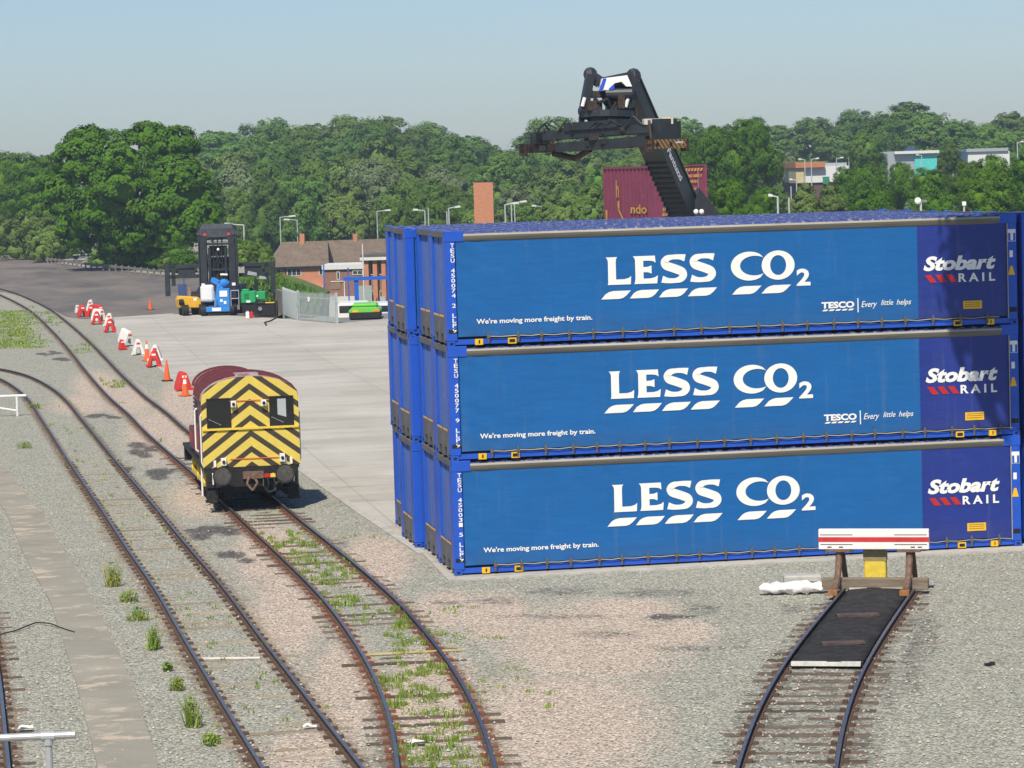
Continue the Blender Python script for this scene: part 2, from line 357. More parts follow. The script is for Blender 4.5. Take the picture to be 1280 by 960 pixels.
for k, c in CENT.items():
    t = thing('railway_track', TLAB[k], 'railway track', c[len(c)//2] * 1.0); off = t.location.copy()
    P = resample(c, 1.0 if k != 'loco' else 1.2)
    nr = []
    for i, p in enumerate(P):
        d = (P[min(i+1, len(P)-1)] - P[max(i-1, 0)]).normalized(); nr.append(Vector((-d.y, d.x, 0)))
    for s in (-1, 1):
        vs = []; fs = []; ms = []
        mb = MB(); K = len(PROF)
        for p, q in zip(P, nr):
            for a, z, mm in PROF: vs.append(p + q * (s*.7525 + a) + Vector((0, 0, z)) - off)
        for i in range(len(P) - 1):
            for j in range(K - 1):
                mb.m.append(1 if j == 5 else 0); fs.append((i*K+j, i*K+j+1, (i+1)*K+j+1, (i+1)*K+j))
        mb.v = [tuple(x) for x in vs]; mb.f = fs; mb.build('rail', [MRs, MRt], t)
    Q = resample(c, .72); Q.sort(key=lambda p: (p - CAM).length); Q = Q[:100]
    Qall = resample(c, .36); proto = None
    for i, p in enumerate(Q):
        j = min(range(len(P)), key=lambda a: (P[a] - p).length); q = nr[j]
        if proto is None:
            mb = MB(); mb.box((-1.2,-.11,-.1), (1.2,.11,.012))
            for s in (-1, 1): mb.box((s*.7525-.17,-.085,.012), (s*.7525-.075,.085,.05), 1); mb.box((s*.7525+.075,-.085,.012), (s*.7525+.17,.085,.05), 1)
            proto = o = mb.build('sleeper', [MSp if k == 'left' else MSl, MCh if k == 'loco' else MRs], t)
        else: o = proto.copy(); COL.objects.link(o)
        o.location = p - off + Vector((0, 0, RND.uniform(-.046, -.008) if k != 'stop' else RND.uniform(-.038, -.004))); o.rotation_euler = (RND.uniform(-.012,.012), RND.uniform(-.01,.01), math.atan2(q.y, q.x) + RND.uniform(-.03,.03))
# ================================================================ containers
CL, CWD, CH = 13.716, 2.5, 2.65
MBl = mat('container_blue', (.012, .085, .50), .42, var=.12, scale=2, c2=(.10, .10, .18), t=(.66, .74), spec=.5)
MBd = mat('door_panel_blue', (.05, .125, .42), .45, var=.14, scale=1.2, stretch=(1, 1, .25), c2=(.16, .16, .24), t=(.64, .76), spec=.5)
MCu = mat('curtain_blue', (.006, .112, .345), .42, var=.06, scale=.7, bump=.12, bscale=3, spec=.45, c2=(.02, .142, .37), t=(.6, .8))
MCp = mat('curtain_purple', (.016, .034, .225), .42, var=.07, scale=.7, bump=.12, bscale=3, spec=.45)
MWt = mat('white_paint', (.82, .81, .77), .55, var=.03, scale=2)
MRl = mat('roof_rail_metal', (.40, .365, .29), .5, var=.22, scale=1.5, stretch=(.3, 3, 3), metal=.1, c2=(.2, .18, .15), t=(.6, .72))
MRd = mat('rail_shade_grey', (.155, .145, .125), .5, var=.3, scale=1.2, stretch=(.25, 4, 4), metal=.1, c2=(.08, .075, .07), t=(.55, .72))  # lower half of the roof rail, its shade put into a darker grey
MBk = mat('black_rubber', (.016, .016, .018), .7, var=.3, scale=6)
MYe = mat('yellow_plate', (.80, .46, .015), .5, var=.08, scale=5)
MRe = mat('red_mark', (.45, .025, .03), .5, var=.1, scale=5)
MPl = mat('kick_plate_grey', (.13, .125, .13), .6, var=.3, scale=3, c2=(.25, .22, .2), t=(.6, .7))
MRf = mat('roof_blue', (.075, .105, .31), .5, var=.35, scale=3, c2=(.34, .35, .39), t=(.52, .62), stretch=(1.2, .5, 1))
MBc = mat('strap_grey', (.12, .11, .09), .7, var=.3, scale=20)
MSt = mat('rust_steel', (.16, .10, .07), .8, var=.4, scale=9)
for MM in (MCu, MCp):       # faint seams, weld lines and road dirt on the tarpaulin
    n, l, b = nodes_of(MM); tc = N('ShaderNodeTexCoord'); oi = N('ShaderNodeObjectInfo'); mp = N('ShaderNodeMapping'); mp.inputs['Rotation'].default_value = (math.pi/2, 0, 0)
    cx = N('ShaderNodeCombineXYZ'); l.new(mth('MULTIPLY', oi.outputs['Random'], 40), cx.inputs[0]); l.new(tc.outputs['Object'], mp.inputs[0])
    br = N('ShaderNodeTexBrick'); br.offset = 0; br.inputs['Scale'].default_value = 1; br.inputs['Brick Width'].default_value = .62; br.inputs['Row Height'].default_value = .46; br.inputs['Mortar Size'].default_value = .006; br.inputs['Mortar Smooth'].default_value = .8
    br.inputs['Color1'].default_value = (1, 1, 1, 1); br.inputs['Color2'].default_value = (.965, .97, .975, 1); br.inputs['Mortar'].default_value = (.86, .88, .9, 1); l.new(mp.outputs[0], br.inputs['Vector'])
    va = N('ShaderNodeVectorMath', operation='ADD'); l.new(tc.outputs['Object'], va.inputs[0]); l.new(cx.outputs[0], va.inputs[1])
    def nz_(sc, s_, lo, hi):
        m2 = N('ShaderNodeMapping'); m2.inputs['Scale'].default_value = sc; l.new(va.outputs[0], m2.inputs[0]); x = N('ShaderNodeTexNoise'); x.inputs['Scale'].default_value = s_; x.inputs['Detail'].default_value = 8; x.inputs['Roughness'].default_value = .7; l.new(m2.outputs[0], x.inputs['Vector'])
        r = N('ShaderNodeMapRange'); r.inputs[1].default_value = lo; r.inputs[2].default_value = hi; l.new(x.outputs['Fac'], r.inputs[0]); return r.outputs[0]
    c = mixc(1., b.inputs['Base Color'].links[0].from_socket, br.outputs[0], 'MULTIPLY')
    c = mixc(mth('MULTIPLY', nz_((2.2, 1, .12), 2.0, .56, .78), .28), c, (.16, .19, .24))       # run-off streaks
    c = mixc(mth('MULTIPLY', nz_((.5, 1, .9), 1.4, .60, .78), .25), c, (.09, .19, .36))           # scuffs
    sz = N('ShaderNodeSeparateXYZ'); l.new(tc.outputs['Object'], sz.inputs[0]); low = N('ShaderNodeMapRange'); low.inputs[1].default_value = .75; low.inputs[2].default_value = .2; l.new(sz.outputs[2], low.inputs[0])
    c = mixc(mth('MULTIPLY', mth('MULTIPLY', low.outputs[0], nz_((1, 1, 1), 3, .3, .7)), .30), c, (.075, .075, .075))   # grime along the hem
    l.new(c, b.inputs['Base Color'])
    bm = N('ShaderNodeTexNoise'); bm.inputs['Scale'].default_value = 2.2; bm.inputs['Detail'].default_value = 3; m3 = N('ShaderNodeMapping'); m3.inputs['Scale'].default_value = (.5, 1, 1.6); l.new(va.outputs[0], m3.inputs[0]); l.new(m3.outputs[0], bm.inputs['Vector'])
    bp = N('ShaderNodeBump'); bp.inputs['Strength'].default_value = .35; bp.inputs['Distance'].default_value = .05; l.new(bm.outputs['Fac'], bp.inputs['Height']); l.new(bp.outputs[0], b.inputs['Normal'])
def curtain_mesh(seed, front=True):
    r = random.Random(seed); mb = MB(); nx, nz = 150, 14; vs = []
    for j in range(nz + 1):
        z = .215 + (2.41 - .215) * j / nz
        for i in range(nx + 1):
            x = .25 + 13.22 * i / nx; v = noise.noise(Vector((x * .55, z * .9, seed))) * .004 + noise.noise(Vector((x * 2.2, z * 1.4, seed + 9))) * .002
            e = math.exp(-((x - .25) / .9) ** 2) + math.exp(-((13.47 - x) / .8) ** 2)
            v += e * .014 * math.sin((x * 1.3 + z * 2.3) * 6) + (.004 * math.sin(x * 9.5) if z < .45 else 0) * (1 - j / nz)
            vs.append((x, .022 + v, z))
    W = nx + 1
    mb.add(vs, [(j*W+i, j*W+i+1, (j+1)*W+i+1, (j+1)*W+i) for j in range(nz) for i in range(nx)])
    mb.m = [1 if (.25 + 13.22 * ((k % nx) + .5) / nx) > 11.28 else 0 for k in range(len(mb.f))]
    return mb
GL = {}
def ring_glyph(x0, x1, z0, z1, ix0, ix1, iz0, iz1, a0, a1, n=44, y=0.):
    vs = []; fs = []
    for i in range(n + 1):
        t = math.radians(a0 + (a1 - a0) * i / n)
        for (p0, p1, q0, q1) in ((x0, x1, z0, z1), (ix0, ix1, iz0, iz1)):
            vs.append((( p0+p1)/2 + (p1-p0)/2*math.cos(t), y, (q0+q1)/2 + (q1-q0)/2*math.sin(t)))
    for i in range(n): fs.append((2*i, 2*i+1, 2*i+3, 2*i+2))
    return vs, fs
def strip_glyph(sp, ws, x0, x1, z0, z1, y):
    S_ = [Vector((x0 + a*(x1-x0), y, z0 + b*(z1-z0))) for a, b in sp]; P = spline(S_, n=6); vs = []; fs = []; k = 6
    Wd = []
    for i in range(len(ws) - 1): Wd += [ws[i] + (ws[i+1]-ws[i]) * j / k for j in range(k)]
    Wd.append(ws[-1])
    for i, p in enumerate(P):
        d = (P[min(i+1, len(P)-1)] - P[max(i-1, 0)]).normalized(); q = Vector((-d.z, 0, d.x)); vs += [p + q*Wd[i]/2, p - q*Wd[i]/2]
    return vs, [(2*i, 2*i+1, 2*i+3, 2*i+2) for i in range(len(P) - 1)]
LY = .009
def slogan_mesh():
    mb = MB(); y = LY
    def poly(pts, x0, x1, z0, z1): mb.add([(x0 + a*(x1-x0), y, z0 + b*(z1-z0)) for a, b in pts], [tuple(range(len(pts)))])
    poly([(0,1),(.46,1),(.415,.93),(.40,.8),(.40,.19),(.72,.19),(.90,.23),(1,.30),(.98,0),(.06,0),(.085,.08),(.09,.85),(.06,.94)], 3.755, 4.35, 1.285, 1.925)
    poly([(0,1),(.90,1),(.92,.74),(.83,.80),(.66,.825),(.42,.825),(.42,.60),(.60,.605),(.75,.65),(.75,.36),(.60,.41),(.42,.415),(.42,.185),(.70,.185),(.88,.22),(1,.29),(.97,0),(.04,0),(.07,.08),(.09,.2),(.09,.85),(.06,.94)], 4.40, 4.985, 1.285, 1.93)
    sp = [(.93,.865),(.72,.905),(.46,.905),(.25,.86),(.16,.74),(.22,.62),(.42,.545),(.62,.475),(.80,.39),(.84,.26),(.74,.14),(.53,.095),(.28,.10),(.05,.155)]
    ws = [.17,.12,.11,.15,.19,.20,.20,.20,.20,.19,.15,.11,.12,.17]
    for x0, x1 in ((5.055, 5.685), (5.745, 6.375)): mb.add(*strip_glyph(sp, ws, x0, x1, 1.27, 1.945, y))
    vs, fs = ring_glyph(6.735, 7.62, 1.27, 1.945, 6.955, 7.66, 1.385, 1.845, 53, 307, y=y); mb.add(vs, fs)
    vs, fs = ring_glyph(7.475, 8.27, 1.265, 1.95, 7.68, 8.065, 1.375, 1.84, 0, 360, y=y); mb.add(vs, fs)
    put_text(mb, '2', 8.31, 8.645, 1.105, 1.505, y, bold=.035)
    for x0, x1 in ((3.628,4.336),(4.308,5.004),(4.999,5.697),(5.688,6.393),(6.748,7.461),(7.457,8.172)):
        a = .24 * 1.0; top = []
        pts = [(x0, .955), (x0 + .43, .955), (x0 + .52, .975), (x0 + .60, 1.03), (x1, 1.142), (x1 - .42, 1.142), (x1 - .52, 1.12), (x1 - .60, 1.075)]
        mb.add([(p, y, z) for p, z in pts], [tuple(range(len(pts)))])
    return mb
SLOGAN = None
def container(label, group, decor=None, seed=1, serial=''):
    t = thing('shipping_container', label, 'container', group=group)
    mb = MB()
    for y0 in (.03, CWD - .11): mb.box((.18, y0, .035), (CL - .18, y0 + .08, .155))
    for i in range(16): mb.box((.5 + i*.83, .11, .05), (.62 + i*.83, CWD - .11, .15))
    mb.box((.15, .12, .155), (CL - .15, CWD - .12, .19), 1); mb.build('underframe', [MBl, MBk], t)
    curtain_mesh(seed).build('curtain', [MCu, MCp], t, smooth=True)
    mb = MB(); mb.box((.25, CWD - .05, .2), (13.47, CWD - .03, 2.45)); mb.build('rear_curtain', MCu, t)
    mb = MB(); mb.box((.12, .06, 2.41), (CL - .12, CWD - .06, 2.60)); # roof with cross bows
    for i in range(44): mb.box((.3 + i*.3, .1, 2.60), (.42 + i*.3, CWD - .1, 2.625))
    mb.build('roof', MRf, t)
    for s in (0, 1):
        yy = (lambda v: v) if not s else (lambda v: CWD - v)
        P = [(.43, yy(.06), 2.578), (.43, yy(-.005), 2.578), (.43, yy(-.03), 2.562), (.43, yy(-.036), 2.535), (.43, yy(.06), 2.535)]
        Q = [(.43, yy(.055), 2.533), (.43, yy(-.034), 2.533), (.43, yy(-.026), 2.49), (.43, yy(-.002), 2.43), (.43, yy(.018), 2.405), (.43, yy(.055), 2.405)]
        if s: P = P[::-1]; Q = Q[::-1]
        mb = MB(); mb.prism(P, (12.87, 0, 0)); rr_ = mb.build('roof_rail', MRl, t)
        mb = MB(); mb.prism(Q, (12.87, 0, 0)); mb.build('roof_rail_shaded', MRd, rr_)  # same rail below the lit edge, shade painted as darker metal
    for x in (0, CL):
        sx = 1 if x == 0 else -1
        for y in (0, CWD):
            sy = 1 if y == 0 else -1
            mb = MB(); mb.box((min(x, x+sx*.235), min(y, y+sy*.42) if x == 0 else min(y, y+sy*.16), .119), (max(x, x+sx*.235), max(y, y+sy*.42) if x == 0 else max(y, y+sy*.16), 2.53)); mb.build('corner_post', MBl, t, bevel=.015)
            for z in (0, CH - .118):
                mb = MB(); x1 = x - sx*.004; y1 = y - sy*.004
                mb.box((min(x1, x+sx*.178), min(y1, y+sy*.162), z), (max(x1, x+sx*.178), max(y1, y+sy*.162), z + .118))
                ca = mb.build('corner_casting', MBl, t, bevel=.008)
                mb = MB(); mb.box((x1 - sx*.002, y + sy*.055, z + .03), (x1 + sx*.004, y + sy*.11, z + .09)) if sx > 0 else mb.box((x1 - .004, min(y + sy*.055, y + sy*.11), z + .03), (x1 + .002, max(y + sy*.055, y + sy*.11), z + .09))
                mb.box((min(x+sx*.05, x+sx*.13), y1 - .002, z + .03), (max(x+sx*.05, x+sx*.13), y1 + .002, z + .09)); mb.build('lashing_hole', MBk, ca)
    # header plate over the front left corner, and end wall
    for x in (0, CL):
        sx = 1 if x == 0 else -1
        mb = MB(); mb.box((min(x - sx*.006, x+sx*.44), -.01, 2.405), (max(x - sx*.006, x+sx*.44), .30, 2.652 if decor else 2.612)); mb.build('corner_gusset', MBl, t, bevel=.01)
        mb = MB(); mb.box((min(x, x+sx*.1), .162, 2.50), (max(x, x+sx*.1), CWD - .162, CH - .01)); mb.build('header', MPl, t)
    for s in (0, 1):        # two door leaves of pressed ribs, each over a grey lower plate with a fork notch and a yellow dash
        y0 = .42 + s * .835; y1 = y0 + .80; mb = MB(); k = 9
        for i in range(k):
            a = y0 + (y1-y0)*i/k; bb = a + (y1-y0)/k; d = .045 if i % 2 else .075
            mb.box((d, a, .66), (.12, bb, 2.49))
        dr = mb.build('door', MBd, t)
        mb = MB(); mb.box((.05, y0 - .012, .6), (.09, y0, 2.5)); mb.build('gasket', MSt, dr)
        mb = MB()
        for i in range(3): mb.box((-.004, y0 + .06 + i*.25, .66), (.0, y0 + .26 + i*.25, .705))
        mb.build('reflective_strip', MYe, dr)
        mb = MB(); P = [(.0, y0, .06), (.0, y0 + .2, .06), (.0, y0 + .26, .27), (.0, y1 - .26, .27), (.0, y1 - .2, .06), (.0, y1, .06), (.0, y1, .64), (.0, y0, .64)]
        mb.prism(P, (.06, 0, 0)); mb.build('kick_plate', MPl, dr)
        mb = MB(); mb.box((.07, y0, .06), (.2, y1, .3)); mb.build('fork_pocket', MBk, dr)
    mb = MB(); mb.box((.121, .16, .2), (.15, CWD - .16, 2.5)); mb.build('end_frame', MBk, t)
    mb = MB(); mb.box((CL - .12, .16, .12), (CL - .04, CWD - .16, 2.5)); mb.build('end_wall', MBl, t)
    if decor is None: return t
    mb = MB(); mb.box((.25, .11, .155), (13.47, .115, .215)); mb.build('curtain_gap', MBk, t)
    mb = MB(); xx = .95; r = random.Random(seed * 3); px = None
    B = []
    while xx < 13.4: B.append(xx); xx += .62 + r.uniform(-.08, .08)
    mb = MB(); Q = []
    for i, x in enumerate(B): Q += [(x, -.02, .205), (x + .3, -.02, .19 + r.uniform(-.008, .004))]
    mb.tube(Q, .011, 5); mb.build('customs_cord', MRl, t)
    for x in B:
        mb = MB(); mb.box((x - .022, -.03, .05), (x + .022, -.012, .30)); mb.box((x - .04, -.045, .165), (x + .04, -.03, .235)); mb.build('strap_buckle', MBc, t)
    for x0, x1, hollow in ((.635,.82,0),(1.405,1.60,1),(12.125,12.32,1),(12.945,13.12,0)):
        mb = MB(); mb.box((x0, -.02, .02), (x1, .028, .155))
        if hollow: mb.box((x0 + .03, -.024, .05), (x1 - .03, -.019, .125), 1)
        else: mb.box((x0 + .08, -.024, .05), (x1 - .07, -.019, .13), 1)
        mb.build('lifting_plate', [MYe, MBk], t)
    mb = MB(); mb.box((.148, -.012, .385), (.232, -.004, .41), 1)
    mb.box((.03, -.006, .30), (.25, -.001, .385), 1)
    st = serial; z = 2.37
    for ch in st:
        if ch != ' ': put_text(mb, ch, .125, .215, z - .095, z, -.008, bold=.015)
        z -= .115
    mb.build('serial_number', [MWt, MBk], t)
    SLOGAN.build('headline_lettering', MWt, t)
    mb = MB(); put_text(mb, "We're moving more freight by train.", .685, 3.405, .462, .617, LY, bold=.022); mb.build('slogan_lettering', MWt, t)
    mb = MB(); put_text(mb, 'Stobart', 11.405, 13.195, 1.335, 1.685, LY, bold=.045, shear=.25); put_text(mb, 'R A I L', 12.265, 13.17, 1.055, 1.26, LY, bold=.03)
    mb.build('haulier_lettering', MWt, t)
    mb = MB()
    for i in range(3): x = 11.43 + i*.255; mb.add([(x, LY, 1.245), (x + .16, LY, 1.245), (x + .30, LY, 1.06), (x + .14, LY, 1.06)], [(0, 1, 2, 3)])
    mb.build('red_slashes', MRe, t)
    if decor == 2:
        mb = MB(); put_text(mb, 'TESCO', 8.90, 9.70, .545, .70, LY, bold=.045)
        for i in range(5): x = 8.91 + i*.157; mb.add([(x, LY, .483), (x + .11, LY, .483), (x + .16, LY, .522), (x + .05, LY, .522)], [(0, 1, 2, 3)])
        mb.box((9.775, LY, .43), (9.80, LY + .002, .76)); mb.build('supermarket_lettering', MWt, t)
        mb = MB(); y = LY
        put_text(mb, 'Every', 9.87, 10.25, .50, .685, y, bold=.004, shear=.3); put_text(mb, 'little', 10.35, 10.65, .575, .70, y, bold=.004, shear=.3); put_text(mb, 'helps', 10.73, 11.09, .53, .70, y, bold=.004, shear=.3)
        mb.build('strapline_lettering', MWt, t)
    mb = MB(); mb.box((12.368, LY, .41), (12.834, LY + .004, .60))
    for z in (.46, .51, .555): mb.box((12.41, LY - .003, z), (12.79, LY - .001, z + .012), 1)
    mb.build('placard', [MYe, MSt], t)
    mb = MB(); mb.box((13.495, -.008, 1.975), (13.69, -.004, 2.262)); mb.box((13.505, -.012, 1.985), (13.68, -.009, 2.17), 1)
    mb.box((13.56, -.016, 2.0), (13.625, -.013, 2.19), 0); mb.build('tank_mark', [MWt, MBl], t)
    mb = MB(); mb.box((13.53, -.008, 1.60), (13.615, -.004, 1.76)); mb.build('small_plate', MWt, t)
    mb = MB(); mb.prism([(13.487, -.004, 1.18), (13.655, -.004, 1.18), (13.60, -.004, 1.39), (13.545, -.004, 1.39)], (0, -.004, 0)); mb.build('warning_triangle', MYe, t)
    mb = MB(); mb.box((13.51, -.005, .30), (13.69, -.001, .41)); mb.build('post_slot', MBk, t)
    mb = MB(); mb.cyl((13.475, -.02, .16), (13.475, -.02, 2.40), .012, n=6); mb.build('curtain_pole', MRl, t)
    return t
SLOGAN = slogan_mesh()
GF = 'curtain sided containers at the front of the stack'; GB = 'blue containers in the rows behind'
for k, (lab, ser, dec) in enumerate([('lowest of the three front blue containers, the one without the supermarket logo', 'TESU 450031 5 LLP9', 1),
        ('middle front blue container, between the top one and the lowest one', 'TESU 450077 9 LLP9', 2),
        ('topmost front blue container with white lettering, its roof in the sun', 'TESU 450074 2 LLP9', 2)]):
    t = container(lab, GF, dec, 3 + k, ser); t.location = (0, 0, CH * k + .02)
proto = None; ORD = {0: 'ground level', 1: 'middle', 2: 'top'}
ROWN = ['second row from the front', 'third row, its end jutting out furthest', 'rearmost row']
for rI, (dx, y0) in enumerate(((.05, 2.70), (-.16, 5.42), (.02, 8.14))):
    for k in range(3):
        lab = 'blue container at %s in the %s' % (('the bottom', 'mid height', 'the top')[k], ROWN[rI])
        if proto is None: t = proto = container(lab, GB, None, 40)
        else: t = copy_tree(proto); t['label'] = lab
        t.location = (dx + .02 * ((k * 7 + rI) % 3 - 1), y0, CH * k + .02)
for k in range(3):
    t = copy_tree(proto); t['label'] = 'blue container %s beyond the right end of the front stack' % ('at the bottom', 'at mid height', 'at the top')[k]; t['group'] = 'containers at the right edge'
    t.location = (CL + .14, .02, CH * k + .02)
    if k == 0: tag_hidden = t
# ================================================================ shunting locomotive
i0 = min(range(len(CENT['loco'])), key=lambda i: (CENT['loco'][i] - at(318, 640)).length)
pa = CENT['loco'][i0]; pb = CENT['loco'][min(range(len(CENT['loco'])), key=lambda i: abs((CENT['loco'][i] - pa).length - 7.) + (1000 if CENT['loco'][i].y < pa.y else 0))]
dv = (pb - pa).normalized()                       # rearwards
LOCO = thing('shunting_locomotive', 'maroon diesel shunter with a black and yellow striped cab end', 'locomotive', at(317, 638), math.atan2(-dv.x, dv.y) - .022)
T = LOCO
MMa = mat('maroon_paint', (.15, .026, .036), .55, var=.3, scale=2, c2=(.09, .045, .04), t=(.45, .65), spec=.4)
MMr = mat('maroon_roof', (.25, .125, .135), .65, var=.3, scale=1.6, c2=(.40, .33, .335), t=(.40, .56))
MKb = mat('black_frame', (.018, .018, .019), .6, var=.4, scale=5, c2=(.07, .055, .045), t=(.55, .7))
MGl = mat('dark_glass', (.012, .014, .015), .08, var=.1, scale=1, spec=.7)
MLt = mat('pale_glass', (.42, .46, .46), .1, var=.1, scale=1, spec=.7)
MYp = mat('yellow_paint', (.80, .56, .06), .5, var=.08, scale=4)
MOr = mat('orange_line', (.65, .17, .05), .5, var=.1, scale=4)
MGr = mat('grey_steel', (.25, .245, .235), .5, metal=.3, var=.3, scale=6)
MGb = mat('buffer_grey', (.085, .08, .072), .55, metal=.2, var=.4, scale=6, c2=(.16, .14, .11), t=(.55, .7))
# chevron livery: painted stripes on the cab end
MCv = bpy.data.materials.new('chevron_stripes'); MCv.use_nodes = True; n, l, b = nodes_of(MCv)
tc = N('ShaderNodeTexCoord'); sx = N('ShaderNodeSeparateXYZ'); l.new(tc.outputs['Object'], sx.inputs[0])
v = mth('ADD', mth('MULTIPLY', mth('ABSOLUTE', sx.outputs[0], 0), .74), sx.outputs[2])
fr = mth('FRACT', mth('ADD', mth('DIVIDE', v, .44), .25), 0)
c = mixc(mth('GREATER_THAN', fr, .41), (.014, .014, .014), (.86, .66, .10))
c = mixc(mth('MULTIPLY', noise_n(4, 8, .75), .45), c, (.19, .14, .085)); l.new(c, b.inputs['Base Color']); b.inputs['Roughness'].default_value = .5
HW = 1.32
def arch(hw, z0, ze, zt, n=14):
    P = [(-hw, 0, z0), (-hw, 0, ze)]
    for i in range(1, n): t = math.pi * (1 - i / n); P.append((hw * math.cos(t), 0, ze + (zt - ze) * math.sin(t) ** .9))
    return P + [(hw, 0, ze), (hw, 0, z0)]
def arch_body(y0, y1, hw, z0, ze, zt, mi=0, n=14):
    P = [(a, y0, c) for a, _, c in arch(hw, z0, ze, zt, n)]; mb = MB(); mb.prism(P, (0, y1 - y0, 0)); return mb
# cab: side and roof shell, end sheet with the two window openings cut as recessed panes
mb = arch_body(.03, 2.3, HW - .02, 1.25, 3.12, 3.74); mb.build('cab', MMa, T)
o = arch_body(2.3, 2.3, HW, 1.25, 3.12, 3.74)
mb = MB(); P = [(a, -.02, c) for a, _, c in arch(HW + .045, 1.25, 3.12, 3.785)]
mb.prism(P, (0, .045, 0)); mb.build('cab_end_sheet', MCv, T)
mb = MB(); A = arch(HW + .05, 3.0, 3.12, 3.79)[1:-1]; Bq = arch(HW - .02, 3.0, 3.10, 3.735)[1:-1]
poly = [(a, .03, c) for a, _, c in A] + [(a, -.06, c) for a, _, c in Bq[::-1]]
nA_ = len(A); vs = poly + [(a, 2.38, c) for a, _, c in poly]; nn = len(poly); fs = []
vs = []
for y in (.03, 2.38):
    for a, c_ in zip(A, Bq): vs += [(a[0], y, a[2]), (c_[0], y, c_[2])]
k = len(A)
for i in range(k - 1):
    a0, a1 = 2*i, 2*i+2; fs += [(a0, a1, 2*k+a1, 2*k+a0), (a0+1, 2*k+a0+1, 2*k+a1+1, a1+1), (a0, a0+1, a1+1, a1), (2*k+a0, 2*k+a1, 2*k+a1+1, 2*k+a0+1)]
mb.add(vs, fs); rf = mb.build('cab_roof', MMr, T)
for y in (.55, 1.15, 1.75, 2.3):
    A2 = [Vector((a[0]*1.012, y, a[2] + .025)) for a in A]; mb = MB()
    for p, q in zip(A2, A2[1:]): mb.bar(p, q, .07, .05)
    mb.build('roof_rib', MMa, rf)
mb = MB(); mb.box((-.35, .35, 3.74), (.3, .95, 3.84)); mb.build('roof_hatch', MMr, rf)
for x0, x1, pane in ((-1.19, -.57, 0), (.57, 1.19, 1)):
    mb = MB(); mb.box((x0, -.030, 2.39), (x1, -.018, 3.17)); wn = mb.build('cab_window', MGl, T)
    mb = MB()
    for a, bb in (((x0-.03,-.045,2.36),(x1+.03,-.021,2.39)), ((x0-.03,-.045,3.17),(x1+.03,-.021,3.2)), ((x0-.03,-.045,2.39),(x0,-.021,3.17)), ((x1,-.045,2.39),(x1+.03,-.021,3.17))): mb.box(a, bb)
    mb.build('window_frame', MKb, wn)
    if pane:
        mb = MB(); mb.add([(x0 + .2, -.034, 2.68), (x0 + .44, -.034, 2.6), (x0 + .44, -.034, 3.12), (x0 + .2, -.034, 3.12)], [(0, 1, 2, 3)]); mb.build('far_window_pane', MLt, wn)
    mb = MB(); mb.bar((x0 + .02, -.05, 2.62), (x0 + .36, -.05, 2.45), .02, .02); mb.build('wiper', MGr, wn)
mb = MB(); mb.box((-HW - .03, -.07, 2.30), (HW + .03, -.022, 2.36)); mb.build('waist_rail', MYp, T)
mb = MB(); mb.box((-.58, -.04, 3.09), (.55, -.022, 3.12)); mb.box((-.6, -.04, 1.46), (.9, -.022, 1.485)); mb.build('red_line', MOr, T)
for x, z, h in ((-.47, 3.03, .17), (.38, 3.03, .17), (-.8, 1.42, .2), (.85, 1.47, .22)):
    mb = MB(); mb.box((x - .07, -.16, z - h/2), (x + .07, -.003, z + h/2)); mb.cyl((x, -.19, z), (x, -.155, z), .045, n=10, mi=1); mb.build('marker_lamp', [MWt, MKb], T)
for x in (-1.04, 1.1, .93):
    mb = MB(); mb.box((x - .035, -.08, 1.28), (x + .035, -.004, 1.46)); mb.build('lamp_bracket', MWt, T)
for s in (-1, 1):           # cab side windows and doors
    mb = MB(); mb.box((s*(HW-.018) - .006, .2, 2.35), (s*(HW-.018) + .006, .85, 3.02)); mb.build('side_window', MGl, T)
    mb = MB(); mb.box((s*(HW-.014) - .006, 1.1, 1.35), (s*(HW-.014) + .006, 1.8, 3.05)); mb.build('cab_door', MMa, T)
    for y in (1.9,):
        mb = MB(); mb.tube([(s*(HW+.02), y, 1.55), (s*(HW+.09), y, 1.62), (s*(HW+.09), y, 2.75), (s*(HW+.02), y, 2.8)], .025, 6); mb.build('handrail', MWt, T)
    mb = MB(); mb.tube([(s*(HW+.03), .12, 1.3), (s*(HW+.07), .12, 1.4), (s*(HW+.07), .12, 2.7), (s*(HW+.02), .12, 2.8)], .022, 6); mb.build('handrail', MWt, T)
# engine bonnet
mb = arch_body(2.3, 7.9, .98, 1.25, 3.0, 3.55); bn = mb.build('bonnet', MMr, T)
for y in (2.9, 3.7, 4.5, 5.3, 6.1, 6.9, 7.85):
    A2 = [Vector((a*1.02, y, c_ + .03)) for a, _, c_ in arch(.98, 1.25, 3.0, 3.55)[1:-1]]; mb = MB()
    for p, q in zip(A2, A2[1:]): mb.bar(p, q, .09, .07)
    mb.build('bonnet_rib', MMa, bn)
mb = MB()
for k in range(9): mb.box((-1.035, 5.2, 1.7 + k*.12), (-1.02, 7.6, 1.76 + k*.12))
mb.build('louvre_panel', MKb, bn)
for s in (-1, 1):           # side boxes along the running plate
    for y0, y1, z1 in ((2.6, 4.6, 2.15), (5.0, 6.6, 1.95)):
        mb = MB(); mb.box((min(s*.99, s*1.26), y0, 1.3), (max(s*.99, s*1.26), y1, z1)); sb = mb.build('battery_box', MMa, T, bevel=.03)
        mb = MB(); mb.box((s*1.265 - .004, y0 + .15, 1.5), (s*1.265 + .004, (y0+y1)/2 - .05, z1 - .12)); mb.box((s*1.265 - .004, (y0+y1)/2 + .05, 1.5), (s*1.265 + .004, y1 - .15, z1 - .12)); mb.build('box_lid', mat('red_lid', (.35, .03, .04), .5, var=.15), sb)
mb = MB(); mb.box((-1.33, 0, 1.16), (1.33, 8.6, 1.25)); mb.build('running_plate', MKb, T)
